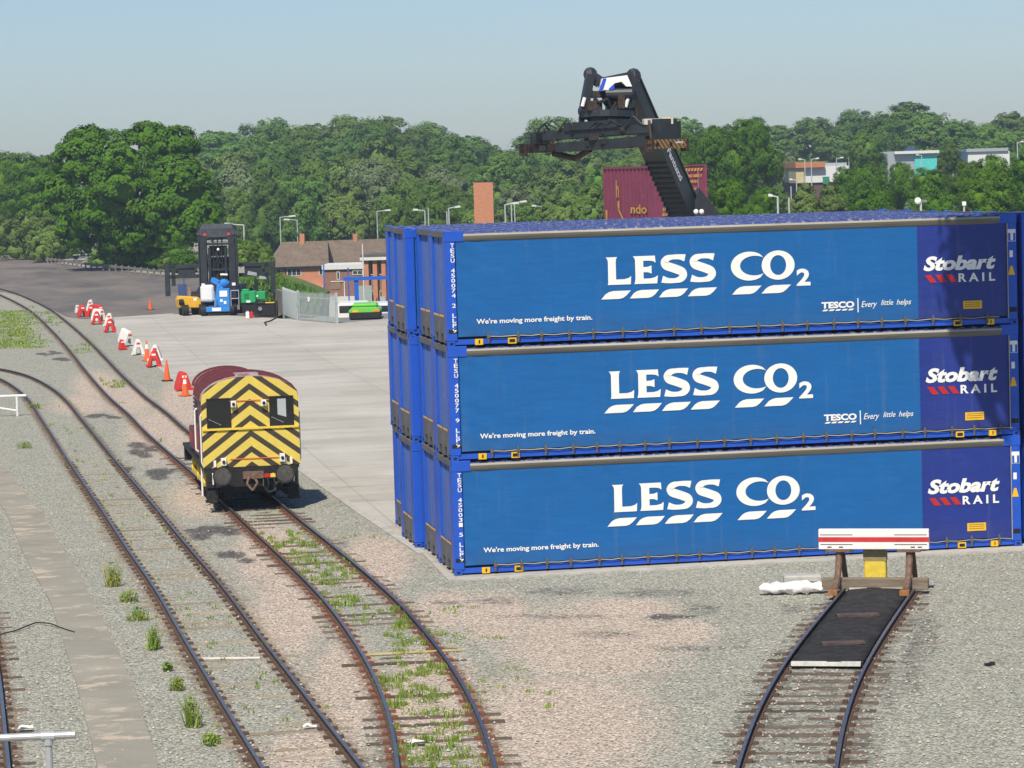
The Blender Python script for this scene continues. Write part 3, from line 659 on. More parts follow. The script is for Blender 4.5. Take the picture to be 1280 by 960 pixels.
for y in (-.08, 8.55):
    mb = MB(); mb.box((-1.29, y, .70), (1.29, y + .12, 1.24)); mb.build('buffer_beam', MKb, T)
for x in (-.875, .875):
    for y, s in ((-.08, -1), (8.67, 1)):
        mb = MB(); mb.cyl((x, y, 1.05), (x, y + s*.22, 1.05), .15, .12, n=14); mb.cyl((x, y + s*.2, 1.05), (x, y + s*.40, 1.05), .09, n=12, mi=1)
        mb.cyl((x, y + s*.40, 1.05), (x, y + s*.445, 1.05), .275, .27, n=24); bf = mb.build('buffer', [MKb, MGb], T)
        mb = MB(); mb.cyl((x, y + s*.4455, 1.05), (x, y + s*.452, 1.05), .235, .20, n=24); mb.build('buffer_face', MGb, bf)
mb = MB(); mb.cyl((0, -.1, 1.02), (0, -.42, .98), .06, n=8); mb.tube([(-.12, -.35, 1.0), (-.2, -.45, .8), (-.05, -.5, .62), (.1, -.45, .82), (0, -.3, 1.0)], .035); mb.box((-.28, -.2, .92), (.3, -.1, 1.12)); mb.build('coupling', MSt, T)
for x, mm in ((.40, MRe), (.58, MYp)):
    mb = MB(); mb.cyl((x, -.08, 1.0), (x, -.2, .98), .045, n=8); mb.box((x - .09, -.24, .94), (x + .09, -.19, 1.04)); mb.tube([(x, -.2, .96), (x + .03, -.26, .75), (x - .02, -.2, .55)], .025, mi=1); mb.build('brake_pipe_cock', [mm, MKb], T)
mb = MB(); mb.tube([(.3, -.12, .95), (.28, -.24, .7), (.42, -.26, .52), (.6, -.24, .56), (.68, -.12, .8)], .03); mb.tube([(.7, -.12, .9), (.78, -.3, .65), (1.0, -.28, .62), (1.1, -.12, .8)], .028); mb.build('air_hose', MKb, T)
mb = MB(); mb.tube([(-1.12, -.1, 1.1), (-1.12, -.22, 1.1), (-1.12, -.22, .8)], .02); mb.tube([(1.15, -.1, 1.1), (1.15, -.22, 1.1), (1.15, -.22, .8)], .02); mb.build('lamp_iron', MWt, T)
for s in (-1, 1):
    mb = MB(); mb.box((min(s*1.0, s*1.3), -.02, .28), (max(s*1.0, s*1.3), .04, .75)); mb.box((min(s*1.0, s*1.32), -.06, .28), (max(s*1.0, s*1.32), .3, .33)); mb.box((min(s*1.0, s*1.32), -.02, .62), (max(s*1.0, s*1.32), .3, .66)); mb.build('step', MKb, T)
    mb = MB(); mb.box((s*.98 - .02, .1, .45), (s*.98 + .02, 8.5, 1.16)); mb.build('frame_plate', MKb, T)
    for y in (2.2, 4.4, 6.6):
        mb = MB(); mb.cyl((s*.70, y, .84), (s*.83, y, .84), .68, n=28); wl = mb.build('wheel', MKb, T)
        mb = MB(); mb.cyl((s*1.0, y, .84), (s*1.2, y, .84), .13, n=12); mb.cyl((s*1.1, y, .62), (s*1.22, y, .62), .12, n=12); mb.bar((s*1.12, y, .84), (s*1.12, y, .55), .1, .26); mb.build('crank', MYp, wl)
    mb = MB(); mb.bar((s*1.17, 2.1, .62), (s*1.17, 6.7, .62), .07, .15); mb.build('coupling_rod', MYp, T)
    mb = MB(); mb.box((s*1.05 - .08, .5, .35), (s*1.05 + .08, 1.5, .7)); mb.build('sand_box', MKb, T)
    mb = MB(); mb.cyl((s*1.28, 1.75, .3), (s*1.28, 1.75, 1.2), .03, n=6); mb.build('step_rail', MWt, T)
mb = MB(); mb.box((-.9, .3, .5), (.9, 8.2, 1.16)); mb.build('underframe', MKb, T)
# ================================================================ buffer stop
a, bb = at(1047, 742), at(1141, 736); bc = (a + bb) / 2
cst = CENT['stop']; dirv = (cst[0] - cst[min(6, len(cst)-1)]).normalized() if (cst[0]-CAM).length > (cst[-1]-CAM).length else (cst[-1] - cst[-7]).normalized()
B = thing('buffer_stop', 'buffer stop with a white beam and red stripe at the end of the short track', 'buffer stop', bc, math.atan2(-dirv.x, dirv.y))
mb = MB(); mb.box((-1.19, -.16, .93), (1.19, -.02, 1.37)); bm = mb.build('beam', mat('beam_white', (.80, .78, .74), .6, var=.06, scale=3, c2=(.35, .30, .26), t=(.70, .78)), B, bevel=.012)
mb = MB(); mb.box((-1.192, -.168, 1.10), (1.192, -.158, 1.20)); mb.build('red_stripe', mat('beam_red', (.55, .035, .04), .6, var=.25, scale=3), bm)
mb = MB()
for z in (1.245, 1.035):
    mb.box((-1.15, -.166, z), (-.45, -.159, z + .012)); mb.box((.45, -.166, z), (1.15, -.159, z + .012))
for x in (-1., -.75, .8, .95): mb.box((x, -.168, .975), (x + .09, -.159, .995))
mb.build('bolt_row', MKb, bm)
for s in (-1, 1):
    mb = MB(); x = s * .76
    mb.tube([(x, -1.15, .165), (x, -.75, .22), (x, -.35, .42), (x, -.12, .75), (x, -.08, .94)], .075, 7); mb.build('bent_rail', MSt, B)
    mb = MB(); mb.prism([(x + .06 - .05, .02, .93), (x + .06 - .05, .02, .70), (x + .06 - .05, .55, .05), (x + .06 - .05, .70, .05)], (.10, 0, 0)); mb.build('rear_strut', MSt, B)
    mb = MB(); mb.box((x - .25, -.22, .88), (x + .25, .0, .93)); mb.build('bracket', MSt, B)
    mb = MB(); mb.box((x - .1, -1.35, .10), (x + .1, -1.1, .2)); mb.build('rail_clamp', mat('rust_bright', (.30, .13, .05), .85, var=.4, scale=10), B)
mb = MB(); mb.box((-1.12, -.34, .08), (1.17, -.10, .32)); mb.build('timber', mat('weathered_timber', (.20, .16, .115), .9, var=.35, scale=4, stretch=(.4, 4, 4)), B, bevel=.01)
mb = MB(); mb.box((-.24, -.0, .0), (.24, .26, .92)); yb = mb.build('yellow_block', mat('block_yellow', (.70, .52, .06), .6, var=.2, scale=3, c2=(.45, .36, .12), t=(.55, .68)), B, bevel=.03)
mb = MB(); mb.box((-.25, -.005, .66), (.25, .265, .94)); mb.build('block_cap', mat('block_cap_khaki', (.26, .21, .10), .7, var=.2, scale=5), yb)
# rubber mat over the sleepers, its white edges, the planks on it
P = resample(CENT['stop'], .25)
if P[0].y < P[-1].y: P = P[::-1]
s0 = min(range(len(P)), key=lambda i: abs((P[i] - at(1090, 742)).dot(dirv))); s1 = min(range(len(P)), key=lambda i: abs((P[i] - at(1036, 836)).dot(dirv)))
mp = MB(); vs = []
for i in range(s0, s1 + 1):
    d = (P[min(i+1, len(P)-1)] - P[max(i-1, 0)]).normalized(); q = Vector((-d.y, d.x, 0))
    for j in range(9): u = -.66 + 1.32 * j / 8; vs.append(P[i] + q*u + Vector((0, 0, .095 + .012*noise.noise(Vector((i*.35, j*.5, 2))) - .04*abs(u/.66)**4)))
nr_ = s1 - s0 + 1
mp.add(vs, [(i*9+j, i*9+j+1, (i+1)*9+j+1, (i+1)*9+j) for i in range(nr_-1) for j in range(8)])
mt = mp.build('rubber_mat', mat('mat_black', (.022, .021, .021), .85, var=.45, scale=2.5, c2=(.06, .055, .05), t=(.5, .75), bump=.4, bscale=10), smooth=True); tag(mt, 'black rubber sheet laid between the rails in front of the buffer stop', 'rubber mat')
sm = mt.modifiers.new('thick', 'SOLIDIFY'); sm.thickness = .03
for nm, i in (('far', s0), ('near', s1)):
    d = (P[min(i+1, len(P)-1)] - P[max(i-1, 0)]).normalized(); q = Vector((-d.y, d.x, 0)); mb = MB(); mb.bar(P[i] - q*.64 + Vector((0,0,.09)), P[i] + q*.64 + Vector((0,0,.09)), .13, .07)
    mb.build('edge_batten', mat('batten_white', (.62, .60, .54), .7, var=.2, scale=6), mt)
for px, py, wd, lab in ((1072, 769, .85, 'dark worn plank lying on the black rubber sheet nearer the buffer stop'), (1054, 804, .82, 'rusty edged plank lying on the black rubber sheet farther from the buffer stop')):
    c0 = at(px, py, .14); mb = MB(); mb.box((-wd/2, -.13, 0), (wd/2, .13, .045)); o = mb.build('plank', mat('plank_dark', (.085, .06, .055), .9, var=.35, scale=5), loc=(c0.x, c0.y, .125)); tag(o, lab, 'plank', 'planks on the rubber sheet'); o.rotation_euler = (0, 0, -.16 + .03)
# white sack and grey slab left of the buffer stop
c0 = at(988, 742); mb = MB(); nseg = 16; vs = []
for i in range(nseg + 1):
    u = i / nseg; x = -.68 + 1.5 * u; r_ = .16 * (math.sin(math.pi * min(1, max(.02, u * .96 + .02))) ** .4) * (1 + .45 * noise.noise(Vector((u * 7, 0, 5)))); r_ = max(r_, .035)
    for j in range(12):
        t = 2*math.pi*j/12; vs.append((x, .9*r_*1.25*math.cos(t) + .09*noise.noise(Vector((u*9, j*.9, 1))), max(.0, .13 + r_*.85*math.sin(t) + .08*noise.noise(Vector((u*11, j*.8, 3))))))
mb.add(vs, [(i*12+j, (i+1)*12+j, (i+1)*12+(j+1) % 12, i*12+(j+1) % 12) for i in range(nseg) for j in range(12)] + [tuple(range(12)), tuple(range(nseg*12+11, nseg*12-1, -1))])
o = mb.build('sack', mat('sack_white', (.78, .76, .72), .8, var=.1, scale=6), smooth=True, loc=c0); o.rotation_euler = (0, 0, -.12); tag(o, 'crumpled white sack lying on the gravel left of the buffer stop', 'sack')
c0 = at(1003, 727); mb = MB(); mb.box((-.42, -.22, 0), (.42, .22, .16)); o = mb.build('concrete_slab', mat('slab_grey', (.40, .39, .36), .9, var=.2, scale=5), loc=c0, bevel=.03); o.rotation_euler = (0, 0, -.2); tag(o, 'grey concrete slab on the gravel behind the white sack', 'slab')
# ================================================================ reach stacker behind the stack
MSk = mat('machine_black', (.022, .025, .030), .45, var=.4, scale=2, c2=(.06, .05, .045), t=(.62, .75), spec=.5)
MHz = bpy.data.materials.new('hazard_stripes'); MHz.use_nodes = True; n, l, b = nodes_of(MHz)
tc = N('ShaderNodeTexCoord'); sx = N('ShaderNodeSeparateXYZ'); l.new(tc.outputs['Object'], sx.inputs[0])
fr = mth('FRACT', mth('MULTIPLY', mth('ADD', sx.outputs[0], sx.outputs[2]), 4.2), 0)
c = mixc(mth('GREATER_THAN', fr, .5), (.05, .035, .025), (.38, .22, .05)); c = mixc(mth('MULTIPLY', noise_n(4, 6, .7), .5), c, (.20, .09, .04)); l.new(c, b.inputs['Base Color'])
base = pt(914, 395, 124); tip = pt(786, 103, 113.5)
RS = thing('reach_stacker', 'black reach stacker with its raised boom and spreader showing above the container stack', 'reach stacker', (base.x, base.y, 0))
o0 = Vector((base.x, base.y, 0)); A0 = base - o0; A1 = tip - o0; ax = (A1 - A0).normalized()
side = ax.cross(Vector((0, 0, 1))).normalized()          # horizontal across the boom
upb = side.cross(ax).normalized()
def bm_pt(t, a, bq): return A0 + ax*t + side*a + upb*bq
LB = (A1 - A0).length
def boom_box(t0, t1, wd, ht, nm, mm, lip=.05):
    mb = MB(); mb.prism([bm_pt(t0, -wd/2, -ht/2), bm_pt(t0, wd/2, -ht/2), bm_pt(t0, wd/2, ht/2), bm_pt(t0, -wd/2, ht/2)], ax*(t1-t0))
    for bq in (-ht/2, ht/2): mb.prism([bm_pt(t0, -wd/2 - lip, bq - .03), bm_pt(t0, wd/2 + lip, bq - .03), bm_pt(t0, wd/2 + lip, bq + .03), bm_pt(t0, -wd/2 - lip, bq + .03)], ax*(t1-t0-.01))
    return mb.build(nm, mm, RS)
ob = boom_box(0, LB*.80, .82, 1.02, 'outer_boom', MSk)
ib = boom_box(LB*.80 - .3, LB - .1, .60, .78, 'inner_boom', MSk)
# which side faces the camera
vis = -1 if side.dot(CR) > 0 else 1
mb = MB()
k = 14
for i in range(k):
    t = LB * (.44 + .30 * i / k); mb.bar(bm_pt(t, vis*.40, -.56), bm_pt(t, vis*.40, -.66), .10, .05)
    mb.bar(bm_pt(t, -.4, -.57), bm_pt(t, .4, -.57), .05, .08)
mb.build('cable_carrier', MSk, ob)
# maker's lettering runs along the sunlit flank
lx = -ax; fl = [d for d in (side, -side, upb, -upb) if True]
fl.sort(key=lambda d: d.dot(-CW) + .35*d.dot(CR)); nrm = fl[-1]
if abs(nrm.dot(side)) > .9: half = .41 + .008; lz = upb
else: half = .51 + .036; lz = side
ly = nrm.cross(lx)
Mx = Matrix((lx, -nrm, ly)).transposed().to_4x4(); Mx.translation = A0 + ax*(LB*.735) + nrm*half
mb = MB(); put_text(mb, 'Fantuzzi', 0, 1.9, -.16, .16, -.01, bold=.03, shear=.2, M=Mx); mb.build('maker_lettering', MWt, ob)
# machine body (behind the stack)
rz = math.atan2(-ax.x, ax.y) if Vector((ax.x, ax.y)).length > .01 else 0
Mb = Matrix.Rotation(rz, 4, 'Z')
mb = MB(); mb.box((-1.6, -1.2, .7), (1.6, 7.2, 1.9), M=Mb); mb.box((-1.2, -2.2, .9), (1.2, -1.2, 2.6), M=Mb); mb.build('chassis', MSk, RS)
mb = MB(); mb.box((-.7, 2.2, 1.9), (.7, 4.2, 3.4), M=Mb); mb.build('cabin', MGl, RS)
for x in (-1.75, 1.75):
    for y in (-.8, 5.6):
        mb = MB(); mb.cyl(Mb @ Vector((x - .35, y, .85)), Mb @ Vector((x + .35, y, .85)), .85, n=20); mb.build('wheel', MBk, RS)
for s in (-1, 1):
    mb = MB(); mb.cyl(Mb @ Vector((s*.8, 4.2, 1.7)), bm_pt(LB*.42, s*.55, -.3), .14, n=10); mb.build('lift_cylinder', MSk, RS)
mb = MB(); 
foot = pt(884, 266, 119) - o0
mb.prism([foot + Vector((-.9, 0, -.6)), foot + Vector((1.0, 0, -.6)), foot + Vector((.4, 0, .1)), foot + Vector((-.3, 0, 1.0))], (0, .5, 0)); mb.build('boom_bracket', MSk, RS)
for px in (870, 877):
    mb = MB(); p = pt(px, 264.5, 116) - o0; mb.ball(p, .1); mb.build('work_lamp', MWt, RS)
# head: yoke hanging from the boom tip, rotator, spreader
s_ = F / 113.
def hp(px, py, d=0.): return pt(px, py, 113. + d) - o0
MRb = mat('greasy_rust', (.075, .045, .03), .7, var=.5, scale=6, c2=(.02, .02, .022), t=(.4, .6))
mb = MB()
for dd in (-.45, .45):
    mb.bar(hp(738, 93, dd), hp(729, 140, dd), .30, .30); mb.bar(hp(792, 95, dd), hp(783, 135, dd), .30, .26)
mb.bar(hp(738, 95), hp(750, 103), .8, .45); mb.bar(hp(748, 105), hp(792, 96), .9, .42); mb.ball(hp(738, 93), .28); mb.ball(hp(792, 95), .30); mb.ball(hp(730, 139), .25)
mb.build('tilt_yoke', MSk, RS)
for px, py, q in ((731, 122, 734), (785, 123, 787)):
    mb = MB(); mb.cyl(hp(px, py, -.65), hp(px - 3, py + 11, -.65), .07, n=8); mb.build('damper_rod', MWt, RS)
mb = MB(); mb.prism([hp(750, 112, -.75), hp(753, 98, -.75), hp(784, 94, -.75), hp(790, 108, -.75), hp(783, 108, -.75), hp(777, 102, -.75), hp(768, 104, -.75), hp(766, 113, -.75)], (0, .25, 0)); mb.build('head_cover', mat('cover_white', (.78, .77, .74), .5, var=.05), RS)
mb = MB(); mb.prism([hp(749, 114, -.78), hp(754, 98, -.78), hp(758, 98, -.78), hp(753, 114, -.78)], (0, .1, 0)); mb.prism([hp(761, 111, -.80), hp(768, 104.5, -.80), hp(768, 111, -.80), hp(763, 113, -.80)], (0, .1, 0)); mb.build('cover_panel_blue', mat('cover_blue', (.02, .07, .55), .5, var=.1), RS)
mb = MB(); mb.ball(hp(772, 122), .62, nu=12, nv=8, sc=(1, 1, .9)); mb.cyl(hp(757, 118, -.6), hp(790, 117, -.6), .22, n=12); mb.build('tilt_motor', MSk, RS)
mb = MB(); mb.cyl(hp(760, 140), hp(760, 148), 1.05, n=20); mb.cyl(hp(760, 148), hp(760, 156), .8, n=16); mb.cyl(hp(775, 124), hp(774, 142), .55, n=12); mb.build('rotator', MSk, RS)
mb = MB(); mb.box(tuple(hp(735, 138, -.9)), tuple(hp(750, 126, -.4))); mb.box(tuple(hp(742, 122, -.5)), tuple(hp(752, 114, .3))); mb.bar(hp(776, 118, -.7), hp(776, 136, -.7), .25, .25); mb.build('hydraulic_block', MRb, RS)
mb = MB(); mb.tube([hp(740, 118, -.5), hp(748, 128, -.9), hp(760, 124, -.9), hp(764, 136, -.8)], .06); mb.tube([hp(736, 108, -.3), hp(744, 120, -.6), hp(742, 132, -.7)], .05); mb.tube([hp(770, 128, -.8), hp(762, 142, -.9), hp(752, 146, -.8)], .05); mb.build('hydraulic_hose', MBk, RS)
mb = MB(); mb.bar(hp(727, 145), hp(727, 160), .2, .2); mb.bar(hp(727, 145), hp(762, 143), .2, .2); mb.bar(hp(763, 143, -.8), hp(764, 157, -.8), .28, .28); mb.bar(hp(789, 135), hp(790, 157), .35, .4); mb.build('slewing_frame', MRb, RS)
# spreader: near end at the right, its other end further off at the left
E1 = hp(834, 180, -2.2); E0 = hp(676, 186, 2.0); sd = (E0 - E1); sd.z = 0; SL = sd.length; sd.normalize(); sw = Vector((-sd.y, sd.x, 0)); sw = sw if sw.dot(CR) > 0 else -sw
zc = (E1.z + E0.z) / 2
def sp_(t, a, z): return Vector((E1.x, E1.y, zc)) + sd*t + sw*a + Vector((0, 0, z))
mb = MB()
for a in (-.42, .42): mb.bar(sp_(.3, a, .62), sp_(SL - .6, a, .48), .28, .34); mb.bar(sp_(.6, a, .15), sp_(SL*.8, a, .02), .3, .36)
mb.bar(sp_(SL*.30, 0, .85), sp_(SL*.72, 0, .78), 1.3, .30); mb.build('spreader_beam', MSk, RS)
mb = MB()
for i in range(7): mb.bar(sp_(.6 + i*(SL-1.4)/7, -.5, .68), sp_(.6 + i*(SL-1.4)/7, .5, .68), .2, .16)
q = random.Random(4)
for i in range(34):
    t = q.uniform(.3, SL - .3); a = q.choice((-.6, -.5, .1, .5)); z = q.uniform(-.05, .85); h_ = q.uniform(.05, .16); c0 = sp_(t, a, z); mb.box(tuple(c0 - Vector((h_, h_, h_*.6))), tuple(c0 + Vector((h_*q.uniform(.5, 2), h_, h_*.8))), q.choice((0, 1)))
for i in range(7):
    t = q.uniform(.3, SL - 1.2); mb.tube([sp_(t, -.6, .75), sp_(t + .4, -.68, q.uniform(.9, 1.1)), sp_(t + .9, -.62, .65)], .03, mi=1)
mb.tube([sp_(.4, -.55, .9), sp_(.2, -.7, .2), sp_(.6, -.7, -.4)], .05); mb.tube([sp_(SL*.85, -.5, .6), sp_(SL*.88, -.6, .95), sp_(SL*.95, -.5, .7)], .04); mb.tube([sp_(SL*.6, 0, -.1), sp_(SL*.75, .2, -.42), sp_(SL*.9, 0, -.2)], .12, 8); mb.build('spreader_fittings', [MRb, MSk], RS)
for t, nm in ((0., MHz), (SL, MRb)):
    Me = Matrix((sw, sd, Vector((0, 0, 1)))).transposed().to_4x4(); Me.translation = sp_(t, 0, 0)
    mb = MB(); mb.box((-1.10, -.13, -.16), (1.10, .13, .18)); eb = mb.build('end_beam', nm, RS); eb.matrix_local = Me
    for x in (-1.1, .98):
        mb = MB(); mb.box((x, -.16, -.28), (x + .14, .16, .2)); tb = mb.build('twistlock', MRb, eb)
    mb = MB(); (mb.box((-.5, -.1, .18), (.5, .3, .95)), mb.box((.55, .0, .2), (.85, .25, .85))) if nm is MHz else (mb.box((-.5, -.2, .18), (.1, .1, .62)), mb.box((.2, -.1, .18), (.6, .15, .4))); mb.build('end_block', MSk, eb)
    mb = MB(); mb.cyl((-.75, -.135, .0), (-.75, -.15, .0), .09, n=10); mb.cyl((.05, -.135, 0), (.05, -.15, 0), .09, n=10); mb.build('sight_hole', MBk, eb)
    if nm is MHz: mb = MB(); put_text(mb, 'safety', .32, .80, .0, .12, -.14, bold=.02); mb.build('small_lettering', MWt, eb)
mb = MB(); p = sp_(.35, -.1, .85); mb.box(tuple(p - Vector((.55, .2, .1))), tuple(p + Vector((.55, .2, .12)))); mb.build('pale_cover', mat('pale_plastic', (.55, .53, .47), .6, var=.1), RS)
mb = MB(); p = sp_(.2, .25, .80); mb.box(tuple(p - Vector((.18, .12, .0))), tuple(p + Vector((.12, -.08, .2)))); mb.build('beacon', MYe, RS)
# ================================================================ maroon containers
MMc = mat('maroon_container', (.21, .045, .085), .6, var=.15, scale=1.5, c2=(.26, .085, .12), t=(.55, .75))
MMe = mat('container_letter_yellow', (.50, .27, .06), .6, var=.3, scale=8)
def maroon(label):
    t = thing('maroon_container', label, 'container', group='maroon containers behind the reach stacker boom'); Lq, Wq, Hq = 6.1, 2.44, 2.896
    k = 26
    for s in (0, 1):       # long sides, corrugated
        mb = MB(); y0 = 0 if s == 0 else Wq
        for i in range(k):
            x0 = .15 + i*(Lq-.3)/k; x1 = x0 + (Lq-.3)/k; d = .0 if i % 2 else .035; sgn = 1 if s == 0 else -1
            mb.box((x0, min(y0+sgn*(.02+d), y0+sgn*.09), .15), (x1, max(y0+sgn*(.02+d), y0+sgn*.09), Hq-.1))
        mb.build('side_wall', MMc, t)
    mb = MB(); mb.box((.02, .05, Hq-.06), (Lq-.02, Wq-.05, Hq-.01)); mb.build('roof', MMc, t)
    mb = MB(); mb.box((.05, .05, .02), (Lq-.05, Wq-.05, .15)); mb.build('floor_frame', MMc, t)
    mb = MB(); mb.box((.02, .12, .15), (.08, Wq-.12, Hq-.1)); mb.build('end_wall', MMc, t)
    for s in (0, 1):
        y0 = .12 if s == 0 else Wq/2 + .01
        mb = MB(); mb.box((Lq-.10, y0, .16), (Lq-.03, y0 + Wq/2 - .13, Hq-.12)); dr = mb.build('door', MMc, t)
        for q in (.3, .8):
            mb = MB(); mb.cyl((Lq, y0 + q, .2), (Lq, y0 + q, Hq-.15), .025, n=6); mb.build('lock_rod', MGr, dr)
    for x in (0, Lq - .14):
        for y in (0, Wq - .14): mb = MB(); mb.box((x, y, 0), (x + .14, y + .14, Hq)); mb.build('corner_post', MMc, t)
    mb = MB(); mb.box((.1, .0, Hq-.1), (Lq-.1, .08, Hq-.0)); mb.build('top_rail', MMc, t)
    return t
# oriented so that its long side faces left of the camera and its doors to the right
cR = col(817, 126); ang = math.atan2(CR.y, CR.x)
th = ang + math.pi/2 - .335
# local x axis runs along the long side towards the door end (near the camera, to the right)
lxv = Vector((math.cos(-math.pi/2 + ang + .335), math.sin(-math.pi/2 + ang + .335), 0))
rzc = math.atan2(lxv.y, lxv.x)
org = cR - lxv*6.1
pl = MB(); pl.box((0, 0, 0), (6.1, 2.44, .62)); o = pl.build('concrete_plinth', mat('plinth', (.35, .34, .32), .9)); o.location = org; o.rotation_euler = (0, 0, rzc); struct(o)
mc = None
for k in range(3):
    lab = 'maroon container %s' % ('at the foot of the stack behind the reach stacker', 'in the middle of the stack behind the reach stacker', 'with worn yellow lettering, topmost behind the reach stacker boom')[k]
    if mc is None: t = mc = maroon(lab)
    else: t = copy_tree(mc); t['label'] = lab
    t.location = org + Vector((0, 0, .62 + 2.9*k)); t.rotation_euler = (0, 0, rzc)
Mf = Matrix.Identity(4)
mb = MB()
for s_, x0, x1, z0, z1 in (('h', 1.6, 1.95, 1.55, 2.3), ('l', 1.75, 2.0, 1.0, 1.4), ('ndo', 3.3, 5.2, .85, 1.25), ("'", .25, .5, .55, 1.0)): put_text(mb, s_, x0, x1, z0, z1, -.012, bold=.03)
mb.add([(1.7, -.012, 1.05), (1.85, -.012, 1.1), (2.6, -.012, .5), (2.45, -.012, .45)], [(0, 1, 2, 3)])
mb.build('worn_lettering', MMe, t)
Md = Matrix(((0, 0, 0, 6.1 + .012), (1, 0, 0, 0), (0, 0, 1, 0), (0, 0, 0, 1)))
mb = MB(); Md = Matrix(((0, -1, 0, 6.14), (1, 0, 0, 0), (0, 0, 1, 0), (0, 0, 0, 1)))
for i, (s_, x0, x1, z) in enumerate((('GCNU 400217', 1.35, 2.2, 2.35), ('45G1', 1.6, 2.0, 2.12), ('MAX', 1.6, 1.95, 1.8), ('30480', 1.75, 2.2, 1.6), ('TARE', 1.6, 1.95, 1.4), ('4020', 1.75, 2.2, 1.2), ('NET', .35, .7, .95), ('26460', .3, .9, .75))): put_text(mb, s_, x0, x1, z, z + .13, 0, bold=.04, M=Md)
for i in range(6): mb.add([Md @ Vector((1.4 + i*.14, 0, 2.62)), Md @ Vector((1.48 + i*.14, 0, 2.62)), Md @ Vector((1.54 + i*.14, 0, 2.74)), Md @ Vector((1.46 + i*.14, 0, 2.74))], [(0, 1, 2, 3)])
mb.build('door_lettering', MMe, t)
# ================================================================ cones and barriers
MCo = mat('cone_orange', (.75, .13, .03), .55, var=.1, scale=6); MCo2 = mat('barrier_red', (.62, .035, .025), .5, var=.15, scale=5, c2=(.5, .1, .06), t=(.6, .7)); MBw = mat('barrier_white', (.72, .69, .63), .6, var=.1, scale=4, c2=(.45, .38, .32), t=(.62, .74))
def cone(px, py, band, label, h=.98):
    p = at(px, py, .0); t = thing('traffic_cone', label, 'traffic cone', p, RND.uniform(0, 1), 'orange cones along the slab edge')
    mb = MB(); mb.box((-.24, -.24, 0), (.24, .24, .045)); mb.build('base', MBk if not band else MCo, t, bevel=.01)
    mb = MB(); mb.cyl((0, 0, .04), (0, 0, h), .165, .03, n=16); cn = mb.build('cone', MCo, t, smooth=False)
    if band:
        mb = MB(); r = lambda z: .165 - .135*(z - .04)/(h - .04) + .004
        mb.cyl((0, 0, h*.60), (0, 0, h*.82), r(h*.60), r(h*.82), n=16, cap=False); mb.build('reflective_band', MWt, cn)
cone(209, 476, 0, 'tall plain orange cone on a dark base at the slab edge, second nearest the shunter')
cone(231.6, 494.6, 1, 'orange cone with a white band in front of a red barrier, nearest the shunter', .86)
cone(184, 451, 1, 'tall orange cone with a white band beside a red barrier at the slab edge', 1.05)
cone(188, 387.5, 0, 'small orange cone alone on the dark asphalt, left of the yellow machine', .78)
def barrier(px, py, red, label, rz=0., tilt=0., ln=1.1, h=.82, wd=.68):
    p = at(px, py, .02); t = thing('barrier_block', label, 'road barrier', p, rz, 'red and white plastic barriers along the slab edge')
    t.rotation_euler = (tilt, 0, rz)
    O = [(-wd/2, 0), (-wd/2 + .05, .25), (-wd*.22, h*.86), (-wd*.12, h), (wd*.12, h), (wd*.22, h*.86), (wd/2 - .05, .25), (wd/2, 0)]
    I = [(-wd/2 + .2, 0), (-wd/2 + .22, .16), (-wd*.1, h*.48), (wd*.1, h*.48), (wd/2 - .22, .16), (wd/2 - .2, 0)]
    vs = []; fs = []
    P = [(x, 0, z) for x, z in O] + [(x, 0, z) for x, z in I[::-1]]
    mb = MB(); mb.prism(P, (0, ln, 0)); mb.build('body', MCo2 if red else MBw, t, bevel=.03)
    for s in (-1, 1): mb = MB(); mb.box((s*wd/2 - .06, -.05, 0), (s*wd/2 + .06, .12, .12)); mb.build('foot', MCo2 if red else MBw, t)
    mb = MB(); mb.box((-.1, -.012, h*.70), (.1, .0, h*.82)); mb.build('reflector', MWt if red else MCo2, t)
    return t
for a in [(104,396,1,'red barrier at the far left end of the barrier line',.1), (98,391,0,'small white barrier foot lying left of the far left red barrier',.2), (114,395.6,1,'red barrier with a pale top standing second from the far end of the line',-.1), (113,389,0,'white barrier behind the second red barrier of the line',-.1),
          (126.5,395.5,1,'red barrier standing behind the white one, right of the far cluster',.35), (121,405,1,'red barrier in front of a white one in the far cluster',-.05), (128,401,0,'white barrier between two red ones in the far cluster',.5), (137.4,415,1,'red barrier nearest the camera in the far cluster',-.1), (136.5,407.5,0,'white barrier directly behind the nearest red barrier of the far cluster',-.1),
          (154,437,1,'small red barrier piece standing left of the fallen white one',.2), (162,433,0,'white barrier leaning over in the middle of the line',.35), (173.5,443.5,0,'white barrier with a red foot standing left of the banded cone',.0),
          (192.5,458.5,1,'red barrier right beside the tall banded cone',-.1), (194,451,0,'white barrier behind the red one by the tall banded cone',-.1), (231,488,1,'red barrier behind the cone nearest the shunter',.1)]:
    small = 'small' in a[3]; t = barrier(*a[:4], rz=a[4], tilt=(.2 if 'leaning' in a[3] else 0), ln=.5 if small else 1.0, h=.55 if small else .80, wd=.35 if small else .68)
    if 'leaning' in a[3]: t.location.z += .05
